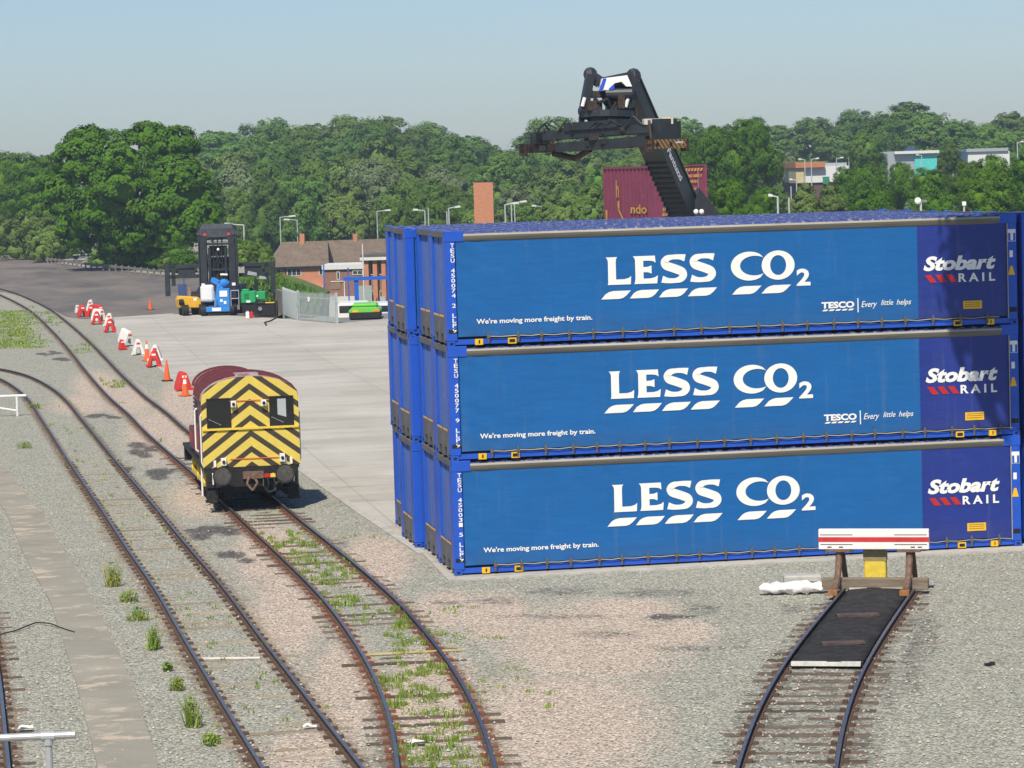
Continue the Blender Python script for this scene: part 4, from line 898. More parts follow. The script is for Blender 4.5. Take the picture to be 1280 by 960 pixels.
# ================================================================ yard machines at the far side of the slab
MH = thing('container_handler', 'black mast type container handler with a wide spreader, parked beyond the slab', 'container handler', col(268, 203), 0)
T = MH; z0 = .0
rzh = math.atan2(-CW.x, CW.y); MH.rotation_euler = (0, 0, rzh)
mb = MB(); mb.box((-1.45, 0, .6), (1.45, 5, 1.9)); mb.box((-1.2, -.3, 1.0), (1.2, .0, 2.3)); mb.build('chassis', mat('machine_navy', (.022, .032, .06), .5, var=.3, scale=3), T)
for s in (-1, 1):
    for y in (.5, 4.2): mb = MB(); mb.cyl((s*1.3, y, .8), (s*1.95, y, .8), .8, n=18); mb.build('wheel', MBk, T)
    mb = MB(); mb.box((s*.98 - .22, -.25, 1.2), (s*.98 + .22, .45, 6.1)); mb.box((s*1.28 - .04, -.3, 1.5), (s*1.28 + .04, .4, 6.0)); mb.build('mast_column', MSk, T)
    mb = MB(); mb.cyl((s*.55, -.1, 1.5), (s*.55, -.1, 4.6), .11, n=8); mb.build('lift_cylinder', MSk, T)
    mb = MB(); mb.cyl((s*.82, -.36, 5.5), (s*.82, -.30, 5.5), .10, n=8); mb.build('tail_lamp', mat('lamp_red', (.7, .05, .03), .4), T)
    mb = MB(); mb.box((s*1.05 - .12, -.36, 1.95), (s*1.05 + .12, -.28, 2.15)); mb.build('work_lamp', MWt, T)
    mb = MB(); mb.prism([(s*1.3, -.3, 5.35), (s*.6, -.3, 5.35), (s*.98, -.3, 4.6)], (0, .1, 0)) if s > 0 else mb.prism([(s*.6, -.3, 5.35), (s*1.3, -.3, 5.35), (s*.98, -.3, 4.6)], (0, .1, 0)); mb.build('mast_gusset', MSk, T)
    mb = MB(); mb.box((min(s*1.3, s*3.7), .9, 2.5), (max(s*1.3, s*3.7), 1.2, 2.75)); mb.box((min(s*1.3, s*3.7), .9, 3.2), (max(s*1.3, s*3.7), 1.2, 3.45)); mb.box((min(s*3.1, s*3.35), .9, 2.0), (max(s*3.1, s*3.35), 1.15, 3.4)); mb.box((min(s*1.7, s*2.9), 1.0, 2.7), (max(s*1.7, s*2.9), 1.05, 3.2)); mb.box((min(s*3.5, s*3.8), .8, 1.3), (max(s*3.5, s*3.8), 1.3, 3.5)); mb.build('spreader_arm', MSk, T)
mb = MB(); mb.prism([(-1.15, -.35, 5.9), (1.15, -.35, 5.9), (1.45, -.30, 5.55), (.7, -.3, 5.3), (-.7, -.3, 5.3), (-1.45, -.3, 5.55)], (0, .8, 0)); mb.prism([(-1.0, -.3, 6.2), (1.0, -.3, 6.2), (1.15, -.35, 5.88), (-1.15, -.35, 5.88)], (0, .9, 0)); mb.build('mast_head', mat('head_grey', (.06, .065, .075), .5, var=.3), T)
mb = MB()
for z in (1.7, 3.0, 4.75, 5.15): mb.box((-.8, -.1, z), (.8, .1, z + .16))
mb.build('cross_member', MSk, T)
mb = MB(); mb.box((-.72, .5, 2.2), (.72, 2.2, 3.9)); mb.build('cabin', mat('cabin_dark', (.03, .035, .04), .3, var=.3), T)
mb = MB(); mb.box((-.66, .1, 1.9), (.66, .3, 2.9)); mb.box((-.6, .2, 4.0), (.6, .45, 4.7)); mb.bar((-.6, .1, 3.0), (.6, .1, 4.6), .08, .08); mb.bar((.6, .12, 3.0), (-.6, .12, 4.6), .08, .08)
for x in (-.3, 0, .3): mb.cyl((x, .0, 1.6), (x, .0, 5.3), .045, n=6)
mb.build('carriage', MKb, T)
mb = MB(); mb.ball((.05, -.2, 4.45), .10); mb.build('spot_lamp', MWt, T)
mb = MB(); mb.bar((.15, -.3, 2.75), (.65, -.35, 2.72), .1, .12); mb.build('white_tube', MWt, T)
# blue self propelled lift
rr = rzh
BLb = mat('lift_blue', (.035, .22, .60), .45, var=.12, scale=4); MGg = mat('galvanised', (.42, .44, .45), .5, metal=.4, var=.15, scale=5)
T = thing('boom_lift', 'blue boom lift with a white tank, in front of the black container handler', 'boom lift', at(272, 395), rr)
mb = MB(); mb.box((-.9, 0, .28), (1.15, 1.8, .62)); mb.build('chassis', BLb, T, bevel=.03)
mb = MB(); mb.box((-.35, -.03, .34), (.25, .0, .56)); mb.box((.85, -.03, .36), (1.05, .0, .52)); mb.build('label_plate', MWt, T)
for x in (-.95, 1.0):
    for y in (.25, 1.6): mb = MB(); mb.cyl((x - .16, y, .38), (x + .16, y, .38), .38, n=16); mb.build('wheel', MBk, T)
mb = MB(); mb.box((-1.15, .3, .95), (-.25, 1.3, 2.1)); mb.build('tank', mat('tank_white', (.70, .71, .72), .5, var=.06), T, bevel=.12)
mb = MB(); mb.box((.1, .1, .62), (.85, .9, 1.85)); mb.build('control_box', BLb, T, bevel=.03)
mb = MB(); mb.box((.18, .07, 1.3), (.7, .10, 1.7)); mb.box((.2, .07, .95), (.38, .10, 1.12)); mb.box((.45, .07, .8), (.62, .10, 1.0)); mb.build('control_label', MWt, T)
mb = MB(); mb.bar((-.1, .6, .7), (.15, .6, 2.2), .3, .35); mb.bar((.15, .6, 2.2), (-.35, 1.0, 2.45), .28, .3); mb.bar((.2, .5, 1.9), (.75, .5, 2.35), .3, .28); mb.ball((.45, .5, 2.2), .3); mb.build('folding_arm', BLb, T)
mb = MB()
for z in (1.15, 1.7): mb.tube([(.95, .0, z), (1.5, .0, z)], .03)
for x in (.95, 1.48): mb.tube([(x, 0, .4), (x, 0, 1.7)], .03)
mb.tube([(-.15, -.05, .6), (-.15, -.05, 1.7)], .025); mb.tube([(-1.1, -.05, 1.15), (-.15, -.05, 1.15)], .02); mb.build('guard_rail', MGg, T)
# yellow compressor on wheels
T = thing('road_compressor', 'yellow wheeled machine at the left of the parked plant', 'compressor', at(239, 394.5), rr + .25)
mb = MB(); mb.prism([(-.8, 0, .55), (.7, 0, .5), (.75, 0, 1.0), (.55, 0, 1.25), (-.7, 0, 1.35), (-.85, 0, 1.15)], (0, 1.5, 0)); mb.build('hood', mat('plant_yellow', (.72, .40, .03), .45, var=.1), T, bevel=.05)
mb = MB(); mb.cyl((-.8, -.02, .95), (-.5, -.02, .95), .2, n=10); mb.box((-.82, -.03, .8), (-.55, .0, 1.15)); mb.build('grille', MBk, T)
mb = MB(); mb.box((.2, -.012, 1.0), (.42, -.0, 1.2)); mb.build('label_plate', MWt, T)
for x in (-.4, .75):
    for y in (-.15, 1.4): mb = MB(); mb.cyl((x - .2, y, .36), (x + .2, y, .36), .40, n=16); mb.build('wheel', MBk, T)
# blue board and timber post
T = at(229, 389.5); mb = MB(); mb.box((-.30, 0, .0), (.30, .06, 2.0)); mb.cyl((.12, .1, 0), (.12, .1, 3.0), .035); o = mb.build('blue_board', mat('board_blue', (.05, .085, .20), .6, var=.2), loc=at(229, 391)); o.rotation_euler = (0, 0, rr); tag(o, 'narrow dark blue upright board left of the container handler', 'board')
o = MB().bar((0, 0, 0), (0, 0, 1.7), .09, .09).build('timber_post', mat('tan_wood', (.40, .24, .10), .8), loc=at(237.5, 389)); tag(o, 'tan timber post between the blue board and the handler', 'post')
# green generator, cage, cans, lighting set
T = thing('generator', 'green generator set standing right of the blue lift', 'generator', at(314, 393.5), rr)
mb = MB(); mb.box((-.65, 0, .8), (.35, 1.2, 1.6)); mb.box((-.6, .05, 1.6), (-.1, .9, 1.75)); mb.box((.35, .2, 1.0), (1.0, 1.2, 1.55)); mb.build('canopy', mat('plant_green', (.02, .32, .10), .5, var=.15), T, bevel=.04)
mb = MB(); mb.box((-.6, .1, .12), (.4, 1.1, .8)); mb.build('skid', MBk, T)
mb = MB(); mb.box((-.3, -.02, .84), (-.02, .0, .98)); mb.box((.3, .17, 1.2), (.5, .2, 1.32)); mb.build('label_plate', MWt, T)
mb = MB()
for k in range(4): mb.box((-.45, -.015, 1.1 + k*.1), (-.1, .0, 1.15 + k*.1))
mb.build('louvre', mat('green_dark', (.01, .16, .05), .6), T)
T = thing('equipment_crate', 'black caged machine with a steel frame right of the green generator', 'equipment crate', at(332, 397), rr)
mb = MB(); mb.box((-.55, .1, .08), (.65, 1.0, .95)); mb.build('engine_block', MBk, T, bevel=.05)
mb = MB()
for x in (-.7, .72): mb.bar((x, 0, 0), (x, 0, 1.08), .07, .07); mb.bar((x, 1.1, 0), (x, 1.1, 1.08), .07, .07)
mb.bar((-.7, 0, 1.06), (.72, 0, 1.06), .06, .06); mb.bar((-.7, 0, .06), (.72, 0, .06), .08, .08); mb.build('frame', MKb, T)
mb = MB(); mb.cyl((-.35, -.02, .6), (-.35, .12, .6), .14, n=10); mb.build('gauge', MGr, T)
mb = MB(); mb.box((.0, .2, .95), (.6, .7, 1.03)); mb.build('yellow_lid', MYp, T)
for px, mm, lab in ((309.5, MWt, 'white fuel can on the slab in front of the green generator'), (314.5, MRe, 'red fuel can beside the white one on the slab')):
    T = thing('fuel_can', lab, 'fuel can', at(px, 398), rr, 'fuel cans by the generator'); mb = MB(); mb.box((-.12, 0, 0), (.12, .2, .42)); mb.build('can', mm, T, bevel=.03); mb = MB(); mb.bar((-.06, .1, .47), (.06, .1, .47), .03, .03); mb.bar((-.06, .1, .41), (-.06, .1, .47), .03, .03); mb.bar((.06, .1, .41), (.06, .1, .47), .03, .03); mb.build('handle', mm, T)
T = thing('lighting_set', 'small grey lighting head on a dark post behind the green generator', 'lighting set', at(321, 391), rr)
mb = MB(); mb.cyl((0, 0, 0), (0, 0, 2.4), .06); mb.bar((0, 0, 1.5), (.05, .0, 2.3), .3, .2); mb.build('post', MKb, T)
mb = MB(); mb.prism([(-.55, -.1, 2.65), (.1, -.1, 2.55), (.1, -.1, 2.75), (-.5, -.1, 2.9)], (0, .3, 0)); mb.prism([(.2, 0, 2.35), (.75, 0, 2.3), (.7, 0, 2.45), (.3, 0, 2.55)], (0, .2, 0)); mb.build('lamp_head', MGg, T)
mb = MB(); mb.tube([Vector(at(x, y)) + Vector((0, 0, .035)) for x, y in ((345,398.2),(338,402),(331,404),(333,407.5))], .06); o = mb.build('hose', MBk); tag(o, 'black hose lying on the slab in front of the caged machine', 'hose')
# ================================================================ palisade fence and gate
MPa = mat('palisade_steel', (.46, .50, .49), .5, metal=.25, var=.12, scale=3)
def palisade(name, a, bq, label, cat, gate):
    a = Vector(a); bq = Vector(bq); d = bq - a; L = d.length; T = thing(name, label, cat, a, math.atan2(d.y, d.x), 'palisade fencing')
    mb = MB(); k = int(L / .185)
    for i in range(k):
        x = .08 + (L - .16) * i / (k - 1)
        mb.prism([(x - .045, 0, .05), (x + .045, 0, .05), (x + .045, 0, 1.75), (x, 0, 1.9), (x - .045, 0, 1.75)], (0, .012, 0))
    st = mb.build('pales', MPa, T)
    for z in (.35, 1.5): mb = MB(); mb.box((0, .016, z), (L, .06, z + .06)); mb.build('rail', MPa, T)
    for x in (0, L): mb = MB(); mb.box((x - .06, .02, -.3), (x + .06, .14, 1.95 if gate else 1.9)); mb.build('post', MPa, T)
    return T, L
ga, gb, gc = at(353.7, 394), at(371, 400.5), at(420, 404.5)
palisade('palisade_fence', ga, gb, 'short grey palisade fence panel left of the gate', 'fence', 0)
T, L = palisade('palisade_gate', gb + (gc - gb)*.02, gc, 'wide grey palisade gate with a white notice at the edge of the slab', 'gate', 1)
mb = MB(); mb.cyl((L*.32, -.03, 1.42), (L*.32, -.012, 1.42), .17, n=16); mb.build('notice', MWt, T)
mb = MB(); mb.box((.1, -.06, 1.0), (.22, .0, 1.14)); mb.build('lock_box', MGg, T)
# ================================================================ low fence below the trees
T = thing('lineside_fence', 'low weathered rail fence along the foot of the trees at the left', 'fence'); FP = [at(x, y) for x, y in ((-60,308),(0,316),(30,322),(60,329),(110,336),(160,341),(204,346))]
mb = MB(); Rp = resample(FP, 3.0)
for a, bq in zip(Rp, Rp[1:]): mb.bar(a + Vector((0,0,.5)), bq + Vector((0,0,.5)), .06, .24)
mb.build('rail', mat('rail_weathered', (.20, .185, .16), .8, var=.4, scale=.8), T)
for p in Rp: mb = MB(); mb.box((p.x - .08, p.y + .06, 0), (p.x + .08, p.y + .2, .72)); mb.build('post', mat('post_weathered', (.2, .17, .14), .9, var=.3), T)
# ================================================================ handrails
MHr = mat('handrail_galv', (.46, .47, .46), .5, metal=.35, var=.12, scale=6)
p = at(64, 1010); T = thing('handrail_frame', 'galvanised tube handrail at the bottom left corner', 'handrail', p, 0)
z = 1.09; mb = MB(); mb.cyl((-3, .3, z), (.40, -.06, z + .01), .058, n=12); mb.build('top_rail', MHr, T, smooth=False)
mb = MB(); mb.cyl((0, 0, 0), (0, 0, z - .05), .055, n=12); mb.build('post', MHr, T)
mb = MB(); mb.cyl((-.1, 0.01, z), (.1, -.02, z), .078, n=12); mb.cyl((0, 0, z - .13), (0, 0, z - .02), .075, n=12); mb.build('tee_fitting', MHr, T)
mb = MB(); mb.cyl((-3, .3, .55), (0, 0, .56), .05, n=10); mb.build('mid_rail', MHr, T)
p = at(22, 520); T = thing('handrail_frame', 'pale tube handrail beside the curving track at the left edge', 'handrail', p, 0)
MHw = mat('handrail_pale', (.70, .71, .70), .5, var=.1, scale=6)
mb = MB(); mb.cyl((-3, .5, .80), (.38, -.06, .82), .055, n=10); mb.build('top_rail', MHw, T)
mb = MB(); mb.cyl((0, 0, 0), (0, 0, .8), .05, n=10); mb.build('post', MHw, T)
mb = MB(); mb.cyl((-3, .5, .78), (-.05, 0, .22), .045, n=10); mb.build('brace', MHw, T)
# ================================================================ buildings beyond the yard
def brick(name, c, c2):
    M = mat(name, c, .9, var=.1, scale=.5); n, l, b = nodes_of(M); tc = n.new('ShaderNodeTexCoord'); br = n.new('ShaderNodeTexBrick')
    mp = n.new('ShaderNodeMapping'); mp.inputs['Rotation'].default_value = (math.pi/2, 0, 0); l.new(tc.outputs['Object'], mp.inputs[0]); l.new(mp.outputs[0], br.inputs['Vector'])
    br.inputs['Scale'].default_value = 1; br.inputs['Brick Width'].default_value = .23; br.inputs['Row Height'].default_value = .075; br.inputs['Mortar Size'].default_value = .006
    br.inputs['Color1'].default_value = c + (1,); br.inputs['Color2'].default_value = c2 + (1,); br.inputs['Mortar'].default_value = (.4, .33, .27, 1)
    l.new(br.outputs[0], b.inputs['Base Color']); return M
MBr = brick('brick_orange', (.50, .165, .07), (.58, .22, .10)); MBn = brick('brick_brown', (.22, .085, .05), (.27, .11, .07))
MTi = mat('roof_tiles', (.155, .115, .085), .9, var=.25, scale=.9, c2=(.21, .17, .12), t=(.5, .7), bump=.4, bscale=4)
MFa = mat('fascia_white', (.66, .66, .64), .6, var=.06); MWg = mat('window_glass', (.05, .06, .07), .15, var=.3, spec=.6)
GZ = -7.6
def facing(px, D, z=GZ): return col(px, D, z)
RZ = math.atan2(-CW.x, CW.y)
def window(T, x0, x1, z0, z1, y, nx=2):
    mb = MB(); f = .07
    mb.box((x0, y - .05, z0), (x1, y + .02, z0 + f)); mb.box((x0, y - .05, z1 - f), (x1, y + .02, z1))
    for i in range(nx + 1): x = x0 + (x1 - x0 - f) * i / nx; mb.box((x, y - .05, z0 + f), (x + f, y + .02, z1 - f))
    w_ = mb.build('window', MFa, T); mb = MB(); mb.box((x0, y - .01, z0), (x1, y + .01, z1)); mb.build('pane', MWg, w_); return w_
def pxs(D): return F / D
# house one: hipped end at the left, long roof
D = 372.; s = pxs(D); T = thing('brick_house', 'brick house with a brown tiled roof and an orange chimney left of the blue posts', 'house', facing(345, D), RZ - .02)
def X(px, c0=345): return (px - c0) / s
def Zp(px, py, DD=None): return zat(py, px, DD or D) - GZ
ze, zr = Zp(370, 333), Zp(370, 303); x0, x1 = X(330), X(400)
mb = MB(); mb.box((x0, 0, 0), (x1, 8, ze)); mb.build('wall', MBr, T)
mb = MB(); ov = .35; yr = 4.
mb.add([(x0 - ov, -ov, ze - .1), (x1 + ov*2, -ov, ze - .1), (x1 + .3, yr, zr), (x0 + 1.5, yr, zr), (x0 - ov, 8 + ov, ze - .1), (x1 + ov*2, 8 + ov, ze - .1)], [(0, 1, 2, 3), (3, 2, 5, 4), (1, 5, 2), (0, 3, 4), (0, 4, 5, 1)]); rf = mb.build('roof', MTi, T)
mb = MB(); mb.box((X(368), yr - .5, zr - 1.6), (X(374), yr + .5, zr + .95)); ch = mb.build('chimney', MBr, rf); mb = MB(); mb.box((X(368) - .05, yr - .56, zr - 1.65), (X(374) + .05, yr + .56, zr - 1.3)); mb.build('flashing', MFa, ch)
mb = MB(); mb.box((x0, -.42, ze - .22), (x1 + .6, -.30, ze - .04)); mb.build('gutter', MBk, T)
window(T, X(354), X(371.5), Zp(360, 345.5), Zp(360, 335.5), 0, 3); window(T, X(394), X(399), Zp(395, 344.5), Zp(395, 335), 0, 1); window(T, X(340.5), X(346.5), Zp(343, 346.5), Zp(343, 336.5), 0, 1)
mb = MB(); mb.cyl((X(352), -.1, 0), (X(352), -.1, ze), .07); mb.build('drainpipe', MBk, T)
mb = MB(); mb.box((X(376), -1.4, Zp(385, 366)), (X(399), -.05, Zp(385, 359.5))); mb.build('porch', MFa, T)
# house two, gable to the left
D = 392.; s = pxs(D); T = thing('brick_house', 'second brick house, its gable end showing behind the flat roofed office', 'house', facing(411, D), RZ + .17)
ze, zr = Zp(430, 330), Zp(430, 301); x0, x1 = 0., X(505, 409)
mb = MB(); mb.box((0, 0, 0), (x1, 8, ze)); mb.prism([(0.02, 0, ze), (0.02, 8, ze), (0.02, 4, zr - .12)], (.3, 0, 0)); mb.build('wall', MBr, T)
mb = MB(); mb.prism([(-.1, -.4, ze - .12), (-.1, 4, zr), (-.1, 8.4, ze - .12), (-.1, 8.4, ze - .3), (-.1, 4, zr - .2), (-.1, -.4, ze - .3)], (x1 + .2, 0, 0)); rf = mb.build('roof', MTi, T)
mb = MB(); mb.box((X(440.5, 409), 3.6, zr - 1.4), (X(445.5, 409), 4.5, zr + .75)); ch = mb.build('chimney', MBr, rf); mb = MB(); mb.box((X(440, 409), 3.5, zr - 1.6), (X(446, 409), 4.6, zr - 1.2)); mb.build('flashing', MFa, ch)
window(T, X(420, 409), X(432, 409), ze - 1.6, ze - .4, 0, 2)
# low brown block with white fascia
D = 345.; s = pxs(D); T = thing('flat_roofed_block', 'low brown brick block with a white fascia between the houses and the tall office', 'building', facing(400, D), RZ - .05)
zt = Zp(425, 331); x1 = X(450, 400); mb = MB(); mb.box((0, 0, 0), (x1, 7, zt - .5)); mb.build('wall', MBn, T)
mb = MB(); mb.box((-.2, -.25, zt - .55), (x1 + .2, 7.2, zt)); mb.build('fascia', MFa, T); mb = MB(); mb.box((X(436, 400), -.02, zt - 1.3), (x1, .0, zt - .56)); mb.build('upper_panel', MFa, T)
window(T, X(416, 400), X(420, 400), Zp(418, 350), Zp(418, 340), 0, 1); window(T, X(436, 400), X(449, 400), Zp(440, 344), Zp(440, 338.5), -.03, 2)
mb = MB(); mb.box((X(408, 400), -.05, Zp(415, 362)), (X(420, 400), -.005, Zp(415, 353))); mb.build('panel', mat('panel_tan', (.25, .18, .12), .8), T); mb = MB(); mb.box((X(408, 400), -.1, Zp(415, 352.8)), (X(424, 400), 0, Zp(415, 351.8))); mb.build('ledge', MFa, T)
mb = MB(); mb.cyl((X(425.5, 400), -.12, 0), (X(425.5, 400), -.12, Zp(415, 352)), .08); mb.build('drainpipe', MFa, T)
mb = MB(); mb.box((X(402, 400), -.6, 0), (X(452, 400), -.3, Zp(420, 371))); mb.build('low_wall', MFa, T)
# tall office with brick piers
D = 335.; s = pxs(D); T = thing('brick_office', 'orange brick office with tall piers and a grey flat roof beside the containers', 'office building', facing(449, D), RZ - .12)
zt = Zp(465, 315.5); x1 = 6.
mb = MB(); mb.box((0, .9, 0), (x1, 8, zt - .9)); mb.build('wall', mat('infill_panel', (.20, .17, .12), .8, var=.25, scale=1.5), T)
for k in range(6):
    x = .15 + k * .98; mb = MB(); mb.prism([(x, 0, 0), (x + .50, 0, 0), (x + .50, 0, zt - .9), (x, 0, zt - .9)], (0, .95, 0)); mb.build('pier', MBr, T)
    if k < 5:
        window(T, x + .52, x + .95, zt - 2.6, zt - 1.1, .88, 1); window(T, x + .58, x + .9, zt - 5.6, zt - 4.4, .8, 1)
mb = MB(); mb.box((-.25, -.35, zt - .9), (x1 + .3, 8.2, zt - .55)); mb.build('fascia', MFa, T); mb = MB(); mb.box((-.2, -.3, zt - .55), (x1 + .2, 8.2, zt - .3)); mb.build('roof', mat('felt_grey', (.10, .10, .085), .9, var=.2), T)
mb = MB(); mb.box((X(441.5, 449), -.25, 0), (X(460, 449), -.1, Zp(450, 357.5))); mb.build('roller_door', mat('roller_grey', (.33, .38, .37), .6, var=.08), T)
mb = MB(); mb.box((X(470, 449), -.2, 0), (X(477, 449), -.05, Zp(470, 371))); mb.build('door', mat('door_grey', (.36, .42, .42), .6), T)
# blue steel portal
MBs = mat('portal_blue', (.02, .12, .55), .5, var=.1)
D = 250.; s = pxs(D); gz = hgt(*col(440, D).xy); T = thing('blue_portal', 'blue steel portal with a crossbeam in front of the brick office', 'steel portal', col(439, D, gz), RZ)
def Zg(px, py): return zat(py, px, D) - gz
mb = MB(); mb.box((X(424, 439), -.1, Zg(424, 351.5)), (X(530, 439), .15, Zg(424, 347))); mb.build('crossbeam', MBs, T)
for px, wd, ytop in ((441, .30, 351), (520, .3, 351)): mb = MB(); mb.box((X(px, 439) - wd/2*1.6, 0, 0), (X(px, 439) + wd/2*.8, .2, Zg(px, ytop))); mb.build('post', MBs, T)
for px, y0 in ((400, 331), (430.5, 335)):
    D = 300.; g = hgt(*col(px, D).xy); mb = MB(); mb.box((-.06, -.06, 0), (.06, .06, zat(y0, px, D) - g)); o = mb.build('blue_post', MBs, loc=col(px, D, g)); tag(o, 'thin blue steel post %s' % ('at the left corner of the low brown block' if px == 400 else 'left of the blue portal leg'), 'post', 'thin blue posts')
# green van roof and white van at the gate
MGv = mat('van_green', (.15, .50, .06), .4, var=.05, spec=.5)
def vehicle(name, label, cat, px, D, wd, ht, ln, m, drop):
    g = zat(394.5, px, D) - drop; T = thing(name, label, cat, col(px, D, g), RZ + .05)
    mb = MB(); P = [(-wd/2, 0, .28), (wd/2, 0, .28), (wd/2, 0, .95), (wd/2 - .12, 0, ht - .06), (wd/2 - .3, 0, ht), (-wd/2 + .3, 0, ht), (-wd/2 + .12, 0, ht - .06), (-wd/2, 0, .95)]; mb.prism(P, (0, ln, 0)); mb.build('body', m, T, bevel=.06)
    for x in (-wd/2 + .1, wd/2 - .1):
        for y in (.7, ln - .8): mb = MB(); mb.cyl((x - .1, y, .3), (x + .1, y, .3), .3, n=14); mb.build('wheel', MBk, T)
    mb = MB(); mb.box((-wd/2 + .2, -.02, ht*.6), (wd/2 - .2, .0, ht - .14)); mb.build('rear_window', MGl, T)
    return T
D = 189.; T = thing('green_truck', 'bright green vehicle with amber lights just beyond the gate', 'truck', col(449, D, 0), RZ)
mb = MB(); mb.prism([(-1.0, 0, .45), (1.0, 0, .45), (1.0, 0, .62), (.8, 0, .80), (-.78, 0, .80), (-1.0, 0, .62)], (0, 3.6, 0)); mb.build('body', MGv, T, bevel=.04)
mb = MB(); mb.box((-.98, -.03, .1), (.98, 3.4, .45)); mb.build('bumper', MBk, T); mb = MB(); mb.box((-.8, .5, .80), (.8, 2.6, 1.02)); mb.build('cab_roof', MGv, T, bevel=.08)
for x0, x1, mm in ((-.75, -.38, MYe), (.62, .95, mat('amber_lens', (.75, .22, .02), .4))): mb = MB(); mb.box((x0, -.05, .5), (x1, -.0, .64)); mb.build('lamp', mm, T)
for x in (-.85, .85):
    for y in (.7, 2.7): mb = MB(); mb.cyl((x - .1, y, .28), (x + .1, y, .28), .28, n=14); mb.build('wheel', MBk, T)
vehicle('white_van', 'white van half hidden behind the bright green vehicle', 'van', 436, 193, 2.3, 1.5, 4.4, mat('van_white', (.74, .74, .72), .4, var=.04), .75)
vehicle('white_car', 'white car at the left edge of the containers beyond the gate', 'car', 470, 197, 1.8, 1.35, 4, mat('car_white', (.68, .69, .70), .4, var=.04), .6)
# retaining bank behind the plant
D = 205.; a = col(338, D); bq = col(353, 199); mb = MB(); mb.bar(Vector((a.x, a.y, .6)), Vector((bq.x, bq.y, .6)), .3, 1.9); o = mb.build('concrete_wall', mat('wall_grey', (.22, .205, .175), .9, var=.2, scale=1)); tag(o, 'grey concrete wall between the caged machine and the palisade fence', 'wall')
gp = [pt(x, y, 221.) for x, y in ((298, 420), (298, 352), (340, 353), (362, 360), (380, 367), (396, 374), (396, 420))]
MGb_ = mat('bank_grass', (.10, .15, .04), .95, var=.35, scale=1.2, c2=(.19, .17, .08), t=(.5, .68), bump=.8, bscale=9)
mb = MB(); mb.prism(gp, CW * 16 + Vector((0, 0, CW.z * -16))); struct(mb.build('grass_bank', MGb_))
# tall chimney
D = 300.; s = pxs(D); g = hgt(*col(603, D).xy); T = thing('brick_chimney', 'square orange brick chimney rising behind the left of the container stack', 'chimney', col(603, D, g), RZ)
hh = zat(228, 603, D) - g; mb = MB(); mb.box((-.98, -.9, 0), (.98, .9, hh)); mb.build('stack', MBr, T); mb = MB(); mb.box((-.92, -.84, hh), (.92, .84, hh + .12)); mb.build('cap', MKb, T)
# retail buildings on the right
def slab_building(name, label, px0, px1, D, ytop, ybot, parts):
    T = thing(name, label, 'building', col(px0, D, GZ), RZ + .05); s = pxs(D)
    for nm, a, bq, t0, t1, dep, mm, yo in parts:
        mb = MB(); mb.box(((a - px0)/s, yo, zat(t1, px0, D) - GZ if t1 < 900 else 0), ((bq - px0)/s, yo + dep, zat(t0, px0, D) - GZ)); mb.build(nm, mm, T)
slab_building('retail_store', 'white and orange retail shed among the trees at the right', 993, 1060, 470, 203, 240, [('wall', 1000, 1062, 229, 999, 20, mat('shed_base', (.12, .075, .06), .8), .3), ('white_panel', 1004, 1062, 209, 229, 20, MFa, 0), ('orange_panel', 993, 1030, 203, 210, 22, mat('panel_orange', (.45, .18, .09), .7), -1), ('glazed_corner', 994, 1004, 210, 229, 8, mat('panel_cream', (.55, .46, .25), .7), -.5), ('roof_panel', 1030, 1060, 205, 209, 18, MGg, 1), ('green_sign', 1028, 1036, 222, 231, .3, mat('sign_green', (.02, .22, .12), .6), -.4), ('red_canopy', 1032, 1046, 235, 241, 4, mat('canopy_red', (.5, .12, .08), .6), -4)])
slab_building('glass_offices', 'grey office with turquoise glass half hidden by trees at the right', 1110, 1174, 520, 188, 216, [('wall', 1110, 1150, 192, 999, 15, MGg, .5), ('roof', 1118, 1174, 189.5, 193, 17, MFa, -.5), ('glass_wall', 1144, 1172, 196, 999, 14, mat('glass_turquoise', (.10, .55, .52), .3), .2), ('upper_wall', 1144, 1172, 193, 196, 14, MGg, .3)])
T = thing('white_warehouse', 'long white warehouse above the trees near the right edge', 'warehouse', col(1210, 520, GZ), RZ); s = pxs(520)
mb = MB(); mb.box((0, 0, 0), (52/s, 14, zat(190, 1210, 520) - GZ)); mb.build('wall', MFa, T); mb = MB(); mb.box((-.3, -.4, zat(190, 1210, 520) - GZ), (50/s, 14, zat(186, 1210, 520) - GZ)); mb.build('roof', MGg, T)
T = thing('pavilion_roof', 'dark blue pyramid roof behind the turquoise glass offices', 'building', col(1140, 545, GZ), RZ); s = pxs(545)
hb = zat(190, 1140, 545) - GZ; mb = MB(); mb.add([(-12/s, 0, hb), (12/s, 0, hb), (12/s, 4, hb), (-12/s, 4, hb), (0, 2, hb + 1.0)], [(0, 1, 4), (1, 2, 4), (2, 3, 4), (3, 0, 4), (3, 2, 1, 0)]); mb.build('roof', mat('roof_navy', (.03, .06, .16), .6), T); mb = MB(); mb.box((-11/s, .2, 0), (11/s, 3.8, hb)); mb.build('wall', MGg, T)
